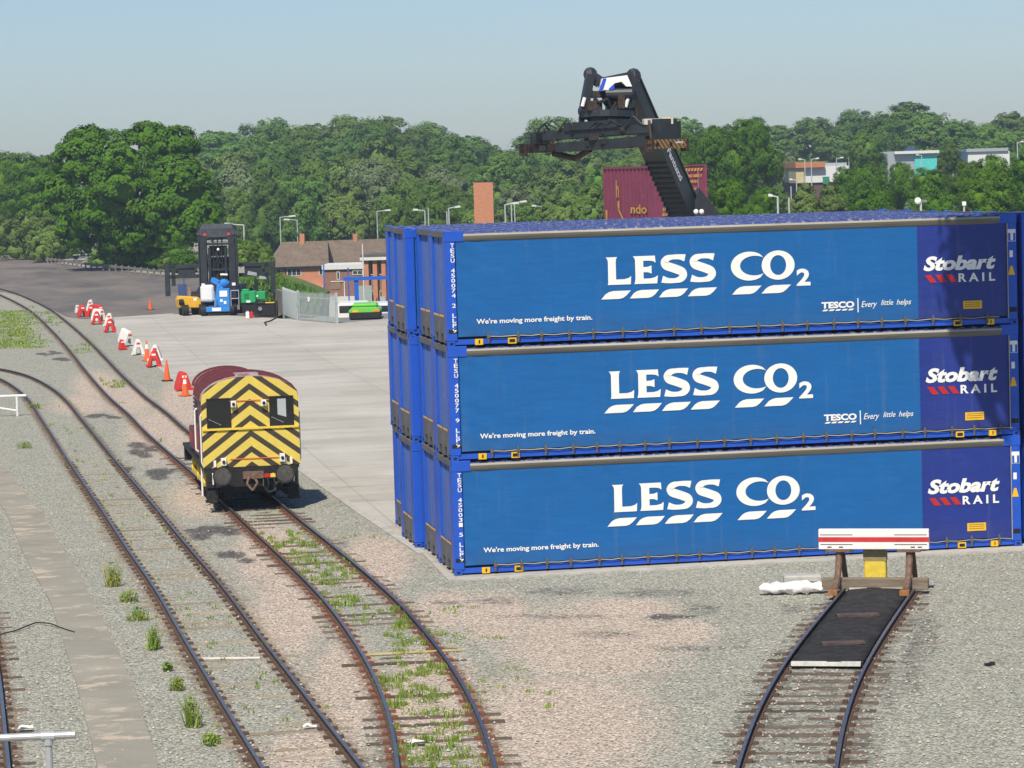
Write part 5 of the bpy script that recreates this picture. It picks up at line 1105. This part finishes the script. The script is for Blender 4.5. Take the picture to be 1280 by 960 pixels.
# ================================================================ lamp posts
MLp = mat('lamp_steel', (.55, .57, .57), .45, metal=.3, var=.1)
LP = [(301.7,281,-1,25,262,'left of the container handler top'),(347.5,271.5,1,20,402,'above the left end of the first house roof'),(368.7,275,-1,17,404,'beside the first house chimney'),(469,264,1,18,408,'tall one left of the container stack'),(529,263,-1,15,330,'above the left end of the stack'),(533.4,260,0,0,345,'plain one above the left end of the stack'),(559,260,1,15,300,'between the stack corner and the brick chimney'),(556.5,264,0,0,330,'thin one just left of a taller pair'),(629.5,255.5,1,18,290,'right of the brick chimney'),(637.5,253.5,1,20,315,'second right of the brick chimney'),(641.5,255,0,0,340,'thin one right of the brick chimney'),(675,258,-1,12,350,'third right of the brick chimney'),
      (971,245.5,-1,12,215,'right of the maroon container'),(985,247,0,0,240,'thin one left of the retail shed'),(988,233,0,0,330,'short one left of the retail shed'),(995,225,-1,9,340,'in front of the cream corner of the retail shed'),(1006,199.5,-1,8,420,'left one in front of the retail shed'),(1014,199,1,10,425,'right one in front of the retail shed'),(1045.5,198,1,9,440,'above the retail shed roof'),(1061,195.5,0,0,450,'plain one right of the retail shed roof'),(1152,194,-1,7,480,'in front of the turquoise glass'),(1191,187,1,6,470,'between the glass offices and the white warehouse'),(1272,178,1,8,400,'at the far right edge'),(449.5,305,0,0,330,'white pole before the brick office')]
for px, yt, sd_, ln, D, lab in LP:
    g = hgt(*col(px, D).xy); zt = zat(yt, px, D) - g; s = F / D; T = thing('street_lamp', 'grey street lamp, ' + lab if sd_ else 'pale pole without an arm, ' + lab, 'street lamp', col(px, D, g), RZ, 'street lamps beyond the yard')
    if px == 449.5: T['label'] = 'white pole standing in front of the brick office'; 
    r_ = max(.07, .55 / s)
    mb = MB(); mb.cyl((0, 0, 0), (0, 0, zt), r_ * 1.25, r_, n=8); mb.build('pole', MLp if px != 449.5 else MFa, T)
    if sd_:
        L = ln / s; mb = MB(); mb.cyl((0, 0, zt - .05), (sd_*L*.7, 0, zt + .08), r_*.8, n=6); mb.build('arm', MLp, T)
        mb = MB(); mb.prism([(sd_*L*.55, -.14, zt - .02), (sd_*L, -.14, zt + .02), (sd_*L*.95, -.14, zt + .22), (sd_*L*.55, -.14, zt + .16)] if sd_ > 0 else [(sd_*L*.55, -.14, zt - .02), (sd_*L*.55, -.14, zt + .16), (sd_*L*.95, -.14, zt + .22), (sd_*L, -.14, zt + .02)], (0, .28, 0)); mb.build('lamp_head', MFa, T)
# signal fittings seen over the roof
D = 150.
T = thing('floodlight', 'round white floodlight on a short post above the right part of the roof', 'floodlight', col(1150, D, 0), RZ); zt = zat(251, 1150, D)
mb = MB(); mb.cyl((0, 0, 0), (0, 0, zt), .06, n=8); mb.build('post', MLp, T); mb = MB(); mb.ball((-.16, -.1, zt), .17, nu=12, nv=8, sc=(1, .5, 1)); mb.build('lamp', MWt, T); mb = MB(); mb.bar((-.05, 0, zt), (.3, 0, zt - .02), .1, .12); mb.build('bracket', MGr, T)
T = thing('lamp_bollard', 'small post with a white cap above the roof, right of the round floodlight', 'lamp post', col(1204, D, 0), RZ); zt = zat(252, 1204, D)
mb = MB(); mb.cyl((0, 0, 0), (0, 0, zt - .1), .05, n=8); mb.build('post', MLp, T); mb = MB(); mb.box((-.09, -.09, zt - .2), (.09, .09, zt)); mb.build('cap', MWt, T)
# ================================================================ trees
def leaf_mat(name, c, rnd, hue=.02):
    M = bpy.data.materials.new(name); M.use_nodes = True; n, l, b = nodes_of(M); b.inputs['Roughness'].default_value = .75; b.inputs['Specular IOR Level'].default_value = .12
    g = n.new('ShaderNodeNewGeometry'); oi = n.new('ShaderNodeObjectInfo')
    cr = n.new('ShaderNodeValToRGB'); cr.color_ramp.elements[0].color = tuple(x * .78 for x in c) + (1,); cr.color_ramp.elements[1].color = (c[0]*1.3, c[1]*1.2, c[2]*1.05, 1)
    l.new(g.outputs['Random Per Island'], cr.inputs[0])
    hs = n.new('ShaderNodeHueSaturation'); l.new(cr.outputs[0], hs.inputs['Color'])
    def mr(src, a, bb):
        m_ = n.new('ShaderNodeMapRange'); m_.inputs[3].default_value = a; m_.inputs[4].default_value = bb; l.new(src, m_.inputs[0]); return m_.outputs[0]
    l.new(mr(oi.outputs['Random'], .5 - hue, .5 + hue), hs.inputs['Hue']); 
    mu = n.new('ShaderNodeMath'); mu.operation = 'FRACT'; m2 = n.new('ShaderNodeMath'); m2.operation = 'MULTIPLY'; m2.inputs[1].default_value = 7.31; l.new(oi.outputs['Random'], m2.inputs[0]); l.new(m2.outputs[0], mu.inputs[0])
    l.new(mr(mu.outputs[0], 1 - rnd, 1 + rnd), hs.inputs['Value']); l.new(hs.outputs[0], b.inputs['Base Color'])
    tr = n.new('ShaderNodeBsdfTranslucent'); l.new(hs.outputs[0], tr.inputs[0]); mx = n.new('ShaderNodeMixShader'); mx.inputs[0].default_value = .15
    l.new(b.outputs[0], mx.inputs[1]); l.new(tr.outputs[0], mx.inputs[2]); l.new(mx.outputs[0], n['Material Output'].inputs[0]); return M
LF = leaf_mat('leaf_mid', (.095, .182, .028), .25, .015); LFb = leaf_mat('leaf_bright', (.072, .165, .008), .12, .008); LFo = leaf_mat('leaf_olive', (.13, .21, .045), .2, .012); LFw = leaf_mat('leaf_grey', (.14, .20, .09), .15, .01)
MTr = mat('bark', (.075, .06, .045), .95, var=.3, scale=3)
def crown_mesh(name, lobes, clumps, leaves, size, seed, m, crf=.24, core=.55):
    R = np.random.default_rng(seed); V = []; Fc = []; 
    L = np.array(lobes)
    for li, lo in enumerate(L):
        c = lo[:3]; r = lo[3:6]
        d = R.normal(size=(clumps, 3)); d[:, 2] = d[:, 2] * .9 + .18; d /= np.linalg.norm(d, axis=1)[:, None]
        cc = c + d * r * R.uniform(.80, 1.0, (clumps, 1))
        keep = np.ones(clumps, bool)
        for lj, l2 in enumerate(L):
            if lj != li: keep &= (np.linalg.norm((cc - l2[:3]) / l2[3:6], axis=1) > .72)
        cc = cc[keep]; rr = r.mean() * crf * R.uniform(.7, 1.35, len(cc))
        for c0, r0 in zip(cc, rr):
            e = R.normal(size=(leaves, 3)); e[:, 2] += .35; e /= np.linalg.norm(e, axis=1)[:, None]
            out = (c0 - c) / r; out /= np.linalg.norm(out)
            p = c0 + e * r0 * R.uniform(.55, 1.1, (leaves, 1)) * np.array([1, 1, .8])
            nn = e * .55 + out * .95 + np.array([0, 0, .15]) + R.normal(size=(leaves, 3)) * .22; nn /= np.linalg.norm(nn, axis=1)[:, None]
            a = np.cross(nn, R.normal(size=(leaves, 3))); a /= np.linalg.norm(a, axis=1)[:, None]; bb = np.cross(nn, a)
            sz = size * R.uniform(.6, 1.3, (leaves, 1))
            q = np.stack([p - a*sz, p + bb*sz*.62, p + a*sz, p - bb*sz*.62], 1)
            k = len(V) * 1; V.append(q.reshape(-1, 3))
    V = np.concatenate(V); nq = len(V) // 4; Fc = np.arange(nq * 4).reshape(-1, 4).tolist()
    Vc = V.tolist(); 
    for lo in L:       # leafy inner mass
        mb = MB(); mb.ball(lo[:3], 1., nu=10, nv=7, sc=(lo[3]*core, lo[4]*core, lo[5]*core)); b0 = len(Vc)
        Vc += [(x + .12*lo[3]*noise.noise(Vector((x, y, z))*.6), y, z + .1*lo[5]*noise.noise(Vector((z, x, y))*.6)) for x, y, z in mb.v]; Fc += [tuple(b0 + i for i in f) for f in mb.f]
    me = bpy.data.meshes.new(name); me.from_pydata(Vc, [], Fc); me.materials.append(m); me.update(); return me
def trunk_mesh(h, r, lobes, seed):
    q = random.Random(seed); mb = MB(); mb.cyl((0, 0, -.3), (q.uniform(-.2, .2), q.uniform(-.2, .2), h), r, r*.55, n=9)
    for lo in lobes[:7]: mb.cyl((0, 0, h*.75), (lo[0]*.8, lo[1]*.8, lo[2]), r*.4, r*.1, n=6)
    me = bpy.data.meshes.new('trunk'); me.from_pydata(mb.v, [], mb.f); me.materials.append(MTr); return me
def lobes_for(seed, R0, H, tall=1., n=8, base=.3):
    q = random.Random(seed); L = [(0, 0, H*(.5 + base*.35), R0*.78, R0*.78, H*(1 - base)*.45)]
    for i in range(n):
        t = 2*math.pi*(i + q.uniform(-.3, .3))/n; z = H*(base + (1 - base)*q.uniform(.12, .8)); k = 1 - max(0, (z/H - .55)) * 1.3
        r = R0*q.uniform(.36, .55); L.append((R0*.62*k*math.cos(t), R0*.62*k*math.sin(t), z, r, r, r*q.uniform(.8, 1.1)*tall))
    r = R0*.45; L.append((q.uniform(-.15, .15)*R0, q.uniform(-.15, .15)*R0, H - r*.95, r, r, r)); return L
PROTO = {}
def tree_kind(key, R0, H, m, seed, clumps=52, leaves=64, size=.16, tall=1., n=8, base=.3):
    L = lobes_for(seed, R0, H, tall, n, base); PROTO[key] = (crown_mesh('crown', L, clumps, leaves, size, seed, m), trunk_mesh(H*.55, max(.12, R0*.065), L, seed), R0, H)
for i in range(4): tree_kind('round%d' % i, 5., 15., LF, 20 + i, size=.15, base=.42)
for i in range(3): tree_kind('tall%d' % i, 4.2, 18., LF, 30 + i, tall=1.15, n=10, size=.16, base=.35)
for i in range(2): tree_kind('olive%d' % i, 4.6, 12., LFo, 40 + i, size=.18, base=.15)
tree_kind('willow0', 4.4, 12., LFw, 50, size=.17, base=.12)
for i in range(3): tree_kind('bush%d' % i, 3., 4.4, LFo if i < 2 else LFb, 60 + i, clumps=36, leaves=50, size=.10, n=7, base=.02)
for i in range(2): tree_kind('near%d' % i, 5., 13., LFb, 70 + i, clumps=60, leaves=64, size=.13, base=.42, n=9)
def plant(kind, px, D, ytop, label, cat='tree', group=None, name='tree', z=None, wscale=1., rpx=None):
    cm, tm, R0, H = PROTO[kind]; p = col(px, D); p.z = hgt(p.x, p.y) if z is None else z
    h = zat(ytop, px, D) - p.z; k = h / H
    if rpx: wscale = rpx * D / F / (R0 * 1.05 * k)
    slim = rpx and wscale < .8
    T = thing(name, label, cat, p, RND.uniform(0, 6.28), group); T.scale = (1, 1, 1) if slim else (k*wscale, k*wscale, k)
    kw = k*wscale; kz = min(k, kw*1.3)
    if slim and name == 'bush': T.location.z = p.z + h - H*kz; T.scale = (kw, kw, kz); slim = False
    for nm, me in (('crown', cm), ('trunk', tm)):
        o = bpy.data.objects.new(nm if name != 'bush' or nm == 'trunk' else 'foliage', me); COL.objects.link(o); o.parent = T
        if slim: o.scale = (kw, kw, kz if nm == 'crown' else k); o.location = (0, 0, h - H*kz if nm == 'crown' else 0)
    return T
# the big tree at the left: broad two part crown
p = col(150, 312); L = []
q = random.Random(5)
def bl(px, py, rx, ry, dy=0., D=312.):
    s = F / D; c = pt(px, py, D + dy) - p; return (c.x, c.y, c.z, rx / s, rx / s * .9, ry / s)
L = [bl(150, 205, 52, 42), bl(215, 185, 36, 28), bl(105, 205, 40, 38), bl(80, 245, 34, 34), bl(110, 180, 30, 22, 1), bl(185, 172, 34, 18, 1), bl(232, 245, 46, 36, -2), bl(190, 262, 42, 34, -4), bl(130, 262, 44, 36, -4), bl(245, 275, 36, 26, -3), bl(98, 285, 28, 32, -2), bl(160, 295, 40, 24, -3), bl(220, 222, 34, 28, -3), bl(150, 235, 40, 30, -6), bl(215, 292, 36, 20, -3)]
T = thing('broad_tree', 'largest broad tree with a dark heavy crown at the left of the yard', 'tree', p)
me = crown_mesh('crown', L, 85, 55, .20, 3, LFb, crf=.2, core=.58); o = bpy.data.objects.new('crown', me); COL.objects.link(o); o.parent = T
o = bpy.data.objects.new('trunk', trunk_mesh(7, .7, L, 3)); COL.objects.link(o); o.parent = T
# left edge trees and scrub
def fence_d(px):
    K = [(-60, 440), (0, 402), (60, 342), (110, 321), (160, 304), (235, 284)]
    for (a, x), (b_, y) in zip(K, K[1:]):
        if px <= b_: return x + (y - x)*(px - a)/(b_ - a)
    return 0
for i, (k, px, D, yt, ws) in enumerate([('near0', 8, 380, 190, 1.1), ('near1', 45, 372, 197, 1.), ('near0', -40, 385, 188, 1.1), ('near1', 60, 385, 215, 1.)]):
    D = fence_d(max(px, -50)) + 26
    plant(k, px, D, yt, ['bright green tree second from the left edge of the photo', 'bright green tree just left of the largest broad tree', 'bright green tree cut by the left edge of the photo', 'lower bright green tree tucked behind the largest broad tree'][i], group='trees at the left edge', wscale=ws)
BL = [('bush0', 20, 358, 262), ('bush1', 45, 352, 268), ('bush0', 62, 345, 283), ('bush1', -10, 368, 258), ('bush2', 5, 362, 285), ('bush1', 132, 318, 302), ('bush0', 165, 312, 296), ('bush2', 190, 306, 304), ('bush1', 150, 320, 292), ('bush2', 120, 322, 316), ('bush0', 214, 290, 312), ('bush2', 228, 285, 308), ('bush1', 305, 232, 303), ('bush0', 325, 236, 312), ('bush2', 296, 240, 300), ('bush0', 343, 222, 342), ('bush2', 358, 222, 352), ('bush1', 372, 222, 359), ('bush0', 320, 244, 300), ('bush2', 335, 240, 335)]
BD = ['pale grey green bush at the far left behind the fence', 'tall bush behind the fence left of the largest tree', 'bush against the shaded foot of the largest tree', 'bush at the very left edge behind the fence', 'low bush behind the fence at the left edge', 'bush right of the dark gap under the largest tree', 'wide bush below the right half of the largest tree', 'bright bush left of the container handler', 'bush behind the wide one under the largest tree', 'small bush beside the dark gap under the largest tree', 'bush just left of the handler spreader', 'bright bush behind the left arm of the handler spreader', 'bush right of the handler mast', 'bush between the handler and the first house', 'bush directly behind the right side of the handler mast', 'bush on the bank in front of the first house wall', 'low bush on the bank above the palisade fence', 'small bush at the right end of the bank by the palisade fence', 'taller bush behind the one right of the handler', 'bush behind the lighting set and generator']
for (k, px, D, yt), lab in zip(BL, BD):
    if px < 235: D = fence_d(px) + 7 + (px * 7) % 9
    plant(k, px, D, yt, lab, 'bush', 'bushes behind the yard', 'bush', z=(-.3 if D > 250 else min(-.6, hgt(*col(px, D).xy))), wscale=1.15, rpx=None if px < 235 else 13 if 340 < px else 17)
# woodland: rows of trees, the farthest first
q = random.Random(11); WN = 0
def skyline(px):
    K = [(0,225),(230,172),(262,160),(300,158),(330,145),(360,143),(395,152),(420,160),(445,145),(470,142),(500,150),(540,156),(575,157),(600,163),(650,166),(700,150),(760,160),(840,152),(900,150),(960,158),(975,150),(1010,145),(1050,142),(1090,136),(1130,130),(1170,132),(1200,138),(1240,146),(1262,140),(1290,132)]
    for (a, ya), (b_, yb) in zip(K, K[1:]):
        if a <= px <= b_: return ya + (yb - ya)*(px - a)/(b_ - a)
    return K[0][1] if px < 0 else K[-1][1]
SIDE = lambda px: 'behind the houses' if px < 480 else 'behind the brick chimney' if px < 640 else 'behind the reach stacker' if px < 900 else 'behind the retail sheds'
rows = [(640, 58, 0, ['round', 'tall']), (570, 50, 14, ['round', 'tall']), (510, 40, 32, ['round', 'olive', 'tall']), (460, 38, 52, ['olive', 'round', 'willow']), (428, 36, 72, ['olive', 'round', 'willow', 'round']), (370, 34, 92, ['olive', 'round'])]
cnt = {'round': 4, 'tall': 3, 'olive': 2, 'willow': 1}
for ri, (D, stepx, dy, kinds) in enumerate(rows):
    px = 225 + q.uniform(0, 10)
    while px < 1310:
        keep = not (px < 500 and D < 400)
        if 960 < px and D < 600: keep = False
        if 985 < px < 1300 and ri >= 1 and D > 440: keep = ri == 1 and not (985 < px < 1075)
        if keep:
            kk = q.choice(kinds); k = kk + str(q.randrange(cnt[kk])); base_y = skyline(px) if px < 960 or ri < 1 else skyline(px)
            yt = base_y + dy + q.uniform(-5, 9)
            w_ = {'round': 'rounded', 'tall': 'tall narrow', 'olive': 'olive green', 'willow': 'pale grey green'}[kk]
            lab = '%s tree, %s of the wood %s' % (w_, ['skyline row', 'second row', 'third row', 'middle', 'near half', 'nearest row'][ri], SIDE(px))
            hgt_needed = zat(yt, px, D) - GZ; cm, tm, R0, H = PROTO[k]
            ws = min(1.7, max(.8, (stepx*.92 * D / F) / (R0 * hgt_needed / H)))
            T = plant(k, px, D + q.uniform(-14, 14), yt, lab, 'tree', lab.replace('tree', 'trees', 1), wscale=ws); WN += 1
        px += stepx * q.uniform(.75, 1.2)
# individual nearer trees on the right
for k, px, D, yt, rp, lab in [('near0', 902, 345, 160, 46, 'large dark tree right of the maroon container'), ('near1', 940, 365, 152, 36, 'large tree behind the lamp right of the maroon container'), ('near0', 862, 350, 170, 34, 'dark tree behind the right edge of the maroon container'), ('round1', 962, 400, 185, 20, 'tree at the right shoulder of the large dark tree'),
        ('near1', 912, 260, 228, 34, 'low bright tree just above the roof right of the maroon container'), ('near0', 948, 255, 236, 26, 'low bright tree above the roof near the lamp'),
        ('round0', 1082, 430, 164, 26, 'tall tree right of the retail shed'), ('near0', 1092, 330, 208, 40, 'wide tree right of the retail shed'), ('near1', 1062, 335, 212, 26, 'tree overlapping the right end of the retail shed'), ('near0', 1132, 325, 204, 26, 'tree below the turquoise offices'), ('round2', 1190, 420, 178, 18, 'dark tree between the turquoise offices and the white warehouse'), ('near1', 1162, 320, 214, 30, 'tree below and right of the turquoise glass'),
        ('near0', 1250, 290, 196, 42, 'bright tree in front of the white warehouse'), ('near1', 1290, 285, 192, 40, 'bright tree at the right edge below the warehouse'), ('near0', 1208, 300, 203, 26, 'low tree left of the bright tree before the warehouse'), ('olive0', 1006, 300, 231, 30, 'low tree below the retail shed'), ('olive1', 1040, 295, 230, 30, 'low olive tree below the green sign'), ('near1', 1090, 270, 240, 46, 'low tree above the roof left of the floodlight'), ('near0', 1182, 268, 240, 46, 'low tree above the roof right of the floodlight'), ('near1', 1236, 265, 232, 46, 'low tree above the right end of the roof'), ('olive1', 972, 330, 232, 16, 'olive tree left of the retail shed lamps'), ('willow0', 985, 520, 190, 16, 'pale tree left of the orange end of the retail shed'),
        ('olive0', 735, 300, 232, 30, 'yellow green tree left of the maroon container'), ('olive1', 712, 320, 240, 28, 'olive tree below the spreader'), ('olive0', 688, 330, 246, 26, 'low olive tree right of the chimney lamps'), ('round1', 760, 340, 205, 34, 'tree behind the left edge of the maroon container')]:
    plant(k, px, D, yt, lab, 'tree', None, rpx=rp)
# unseen tree added beside the stack to cast shade on its right end
# ================================================================ added shade tree, outside the frame at the right
L = [(0, 0, 17.6, 3.4, 3.0, 3.2), (-2.2, .3, 17.2, 2.4, 2.2, 2.6), (2, 0, 18, 3, 3, 3), (0, -1, 20.5, 3, 3, 2.6), (2.5, 1, 15.5, 2.4, 2.4, 1.8), (-1.2, .6, 15.6, 1.9, 1.8, 1.2)]
T = thing('tall_tree', 'added unseen tree, its high crown shading the right end of the container stack', 'tree', (12.9, -9.3, 0))
T.location = (16.45, -8.4, 0)
L = [(a - 3.2, b_, c_, d, e, f) for a, b_, c_, d, e, f in L]
me = crown_mesh('crown', L, 90, 22, .26, 77, LFb, crf=.26, core=.8); o = bpy.data.objects.new('crown', me); COL.objects.link(o); o.parent = T
mb = MB(); mb.cyl((0, 0, -.2), (-.4, 0, 14.5), .38, .22, n=10); mb.cyl((-.4, 0, 14.3), (-3.2, 0, 16.5), .2, .08); mb.build('trunk', MTr, T)
# ================================================================ weeds
MG1 = leaf_mat('weed_green', (.20, .30, .05), .2, .02); MG2 = leaf_mat('weed_yellow', (.34, .32, .09), .15, .015)
def blades(mb, c, n_, r, h, seed, lean=.35, wd=.012):
    q = random.Random(seed)
    for _ in range(n_):
        a = q.uniform(0, 6.28); d = r * q.random() ** .6; p = Vector((c.x + d*math.cos(a), c.y + d*math.sin(a), c.z)); hh = h * q.uniform(.35, 1.1) * (1 - .55 * d / r); t = q.uniform(0, 6.28)
        u = Vector((math.cos(t), math.sin(t), 0)); tip = p + Vector((q.uniform(-lean, lean)*hh, q.uniform(-lean, lean)*hh, hh)); w_ = wd * q.uniform(.6, 1.6)
        mid = p.lerp(tip, .55) + Vector((0, 0, hh*.08)); mb.add([p - u*w_, p + u*w_, mid + u*w_*.9, tip, mid - u*w_*.9], [(0, 1, 2, 3, 4)], 1 if q.random() < .25 else 0)
mb = MB(); q = random.Random(3); C = CENT['loco']
near = [p for p in resample(C, .5) if -26 < p.y < 10]
for i in range(260):
    p = q.choice(near); a = q.gauss(0, .42); a = max(-.62, min(1.0, a)); pp = p + Vector((a + q.uniform(-.1, .1), q.uniform(-.3, .3), .0))
    if noise.noise(Vector((pp.x*.5, pp.y*.28, 7))) < -.14: continue
    blades(mb, pp, q.randint(20, 50), q.uniform(.07, .24), q.uniform(.06, .24), i, wd=.008)
for i in range(170):
    p = q.choice(near); pp = p + Vector((q.uniform(.9, 2.4), q.uniform(-.3, .3), 0))
    if noise.noise(Vector((pp.x*.6, pp.y*.3, 3))) > .12: blades(mb, pp, 7, .12, .10, 900 + i)
far = [p for p in resample(C, 1.) if 20 < p.y < 160]
for i in range(260):
    p = q.choice(far); pp = p + Vector((q.uniform(-.6, .6), q.uniform(-.4, .4), 0))
    if noise.noise(Vector((pp.x*.4, pp.y*.12, 1))) > .05: blades(mb, pp, 9, .2, .2, 2000 + i, wd=.02)
for i in range(650):
    p = at(q.gauss(14, 20), q.uniform(388, 436))
    if noise.noise(Vector((p.x*.5, p.y*.08, 4))) > -.15: blades(mb, p, 10, .7, .13, 4000 + i, .6, .03)
for i in range(120):
    p = q.choice([x for x in resample(CENT['left'], .5) if -24 < x.y < 60]); blades(mb, p + Vector((q.uniform(-1.1, 1.1), 0, 0)), 6, .09, .12, 6000 + i)
stuff(mb.build('track_weeds', [MG1, MG2]))
mb = MB(); q = random.Random(21)
for i in range(420):
    u = q.random(); k_ = u * 4; pts_ = ((298, 352), (340, 353), (362, 360), (380, 367), (396, 374)); j = min(3, int(k_)); fx = k_ - j
    x = pts_[j][0] + (pts_[j+1][0] - pts_[j][0])*fx; y = pts_[j][1] + (pts_[j+1][1] - pts_[j][1])*fx
    top = pt(x, y, 221.) + Vector((CW.x, CW.y, 0)) * q.uniform(-.1, 3.); top.z -= .05
    blades(mb, top, 10, .5, q.uniform(.3, .9), 9000 + i, .4, .05)
    if i % 2: b2 = pt(x, y + q.uniform(2, 26), 220.8); blades(mb, b2, 9, .5, q.uniform(.3, .7), 9900 + i, .5, .05)
stuff(mb.build('bank_tufts', [LF, LFo]))
for (px, py, h, r, lab) in [(141, 732, .75, .20, 'tall yellow topped weed left of the curving track, farthest of the row'), (160, 752, .35, .22, 'low leafy weed just below the tall yellow topped one'), (172, 775, .38, .26, 'broad low weed in the middle of the row left of the track'), (192, 812, .62, .14, 'upright green weed standing alone left of the track'), (210, 838, .22, .10, 'small thin weed below the upright one'), (222, 862, .30, .14, 'low weed above the tall grassy clump'), (241, 908, .72, .18, 'tall grassy weed clump nearest the bottom of the photo'), (263, 930, .25, .2, 'low weed at the near end of the row'), (44, 510, .3, .3, 'thin weeds by the pale handrail'), (30, 560, .3, .3, 'thin weeds on the gravel below the pale handrail')]:
    p = at(px, py); T = thing('weed_clump', lab, 'weed', p, 0, 'weeds left of the curving track'); mb = MB(); blades(mb, Vector((0, 0, 0)), 90, r*.95, h*1.15, px, .40, .006); mb.build('stems', [MG1, MG2], T)
    mb = MB(); qq = random.Random(px)
    for _ in range(70):
        a = qq.uniform(0, 6.28); d = r*1.1*qq.random(); c0 = Vector((d*math.cos(a), d*math.sin(a), h*qq.uniform(.02, .8)*(1 - .4*d/(r*1.6)))); u = Vector((qq.uniform(-1, 1), qq.uniform(-1, 1), qq.uniform(-.4, .6))).normalized()*.045; v_ = u.cross(Vector((qq.uniform(-1, 1), qq.uniform(-1, 1), 1))).normalized()*.022; mb.add([c0 - u, c0 + v_, c0 + u, c0 - v_], [(0, 1, 2, 3)])
    mb.build('leaves', MG1, T)
# loose stones that stand out of the ballast
mb = MB(); q = random.Random(9); 
for i in range(5000):
    px = q.uniform(0, 1280); py = 560 + 400 * q.random() ** .8
    p = at(px, py)
    if p.y > -.9 and p.x > -.8: continue
    r_ = q.uniform(.014, .036); vs = [p + Vector((q.uniform(.6, 1.2)*r_*a, q.uniform(.6, 1.2)*r_*b_, .0 + r_*c_)) for a, b_, c_ in ((1,0,.1),(0,1,.0),(-1,0,.1),(0,-1,0),(.2,.1,1.0))]
    mb.add(vs, [(0, 1, 4), (1, 2, 4), (2, 3, 4), (3, 0, 4)], 0 if q.random() < .7 else 1)
stuff(mb.build('loose_stones', [mat('stone_grey', (.38, .38, .33), .9, var=.4, scale=3), mat('stone_pink', (.48, .38, .30), .9, var=.3, scale=3)]))
# paint line and litter
for k, a, bq, lab in (('left', (252, 823), (325, 822), 'thin cream marker strip across the curving left track'), ('loco', (458, 818), (578, 812), 'thin yellow marker strip across the shunter track')):
    p, r_ = at(*a, z=.02), at(*bq, z=.02); mb = MB(); mb.bar(p, r_, .05, .03); o = mb.build('marker_strip', MBw if k == 'left' else mat('strip_yellow', (.50, .42, .17), .8, var=.2)); tag(o, lab, 'marker strip')
for px, py, s_, lab in ((518, 929, .13, 'white scrap of paper between the rails of the shunter track'), (387, 908, .09, 'white scrap of paper between the rails of the curving left track'), (32, 911, .1, 'pale scrap on the gravel by the bottom left handrail')):
    p = at(px, py, .03); q = random.Random(px); mb = MB(); vs = []
    for j in range(4):
        for i in range(5): vs.append((p.x + (i - 2)*s_*.6 + q.uniform(-.02, .02), p.y + (j - 1.5)*s_*.6, p.z + q.uniform(0, .06)))
    mb.add(vs, [(j*5+i, j*5+i+1, (j+1)*5+i+1, (j+1)*5+i) for j in range(3) for i in range(4)]); o = mb.build('litter', MWt); tag(o, lab, 'litter', 'litter on the tracks')
mb = MB(); mb.tube([at(x, y, .03) for x, y in ((-8,795),(20,788),(45,778),(62,779),(80,786),(93,790))], .014); o = mb.build('cable', MBk); tag(o, 'thin dark cable crossing the gravel to the grey walkway', 'cable')
p = at(1237, 831); mb = MB(); mb.box((-.09, -.06, 0), (.09, .06, .03)); mb.box((.03, -.03, .03), (.13, .04, .04)); o = mb.build('scrap', MKb, loc=p); o.rotation_euler = (0, 0, .5); tag(o, 'dark scrap piece lying on the gravel at the right', 'scrap')
# ================================================================ haze
mb = MB(); mb.box((-900, -95, -9.5), (1100, 1100, 40)); hz = mb.build('haze', []); stuff(hz)
M = bpy.data.materials.new('haze_air'); M.use_nodes = True; n = M.node_tree.nodes; l = M.node_tree.links; n.remove(n['Principled BSDF'])
v = n.new('ShaderNodeVolumePrincipled'); v.inputs['Color'].default_value = (.62, .80, 1, 1); v.inputs['Density'].default_value = .00023; v.inputs['Anisotropy'].default_value = .0
l.new(v.outputs[0], n['Material Output'].inputs['Volume']); hz.data.materials.append(M)
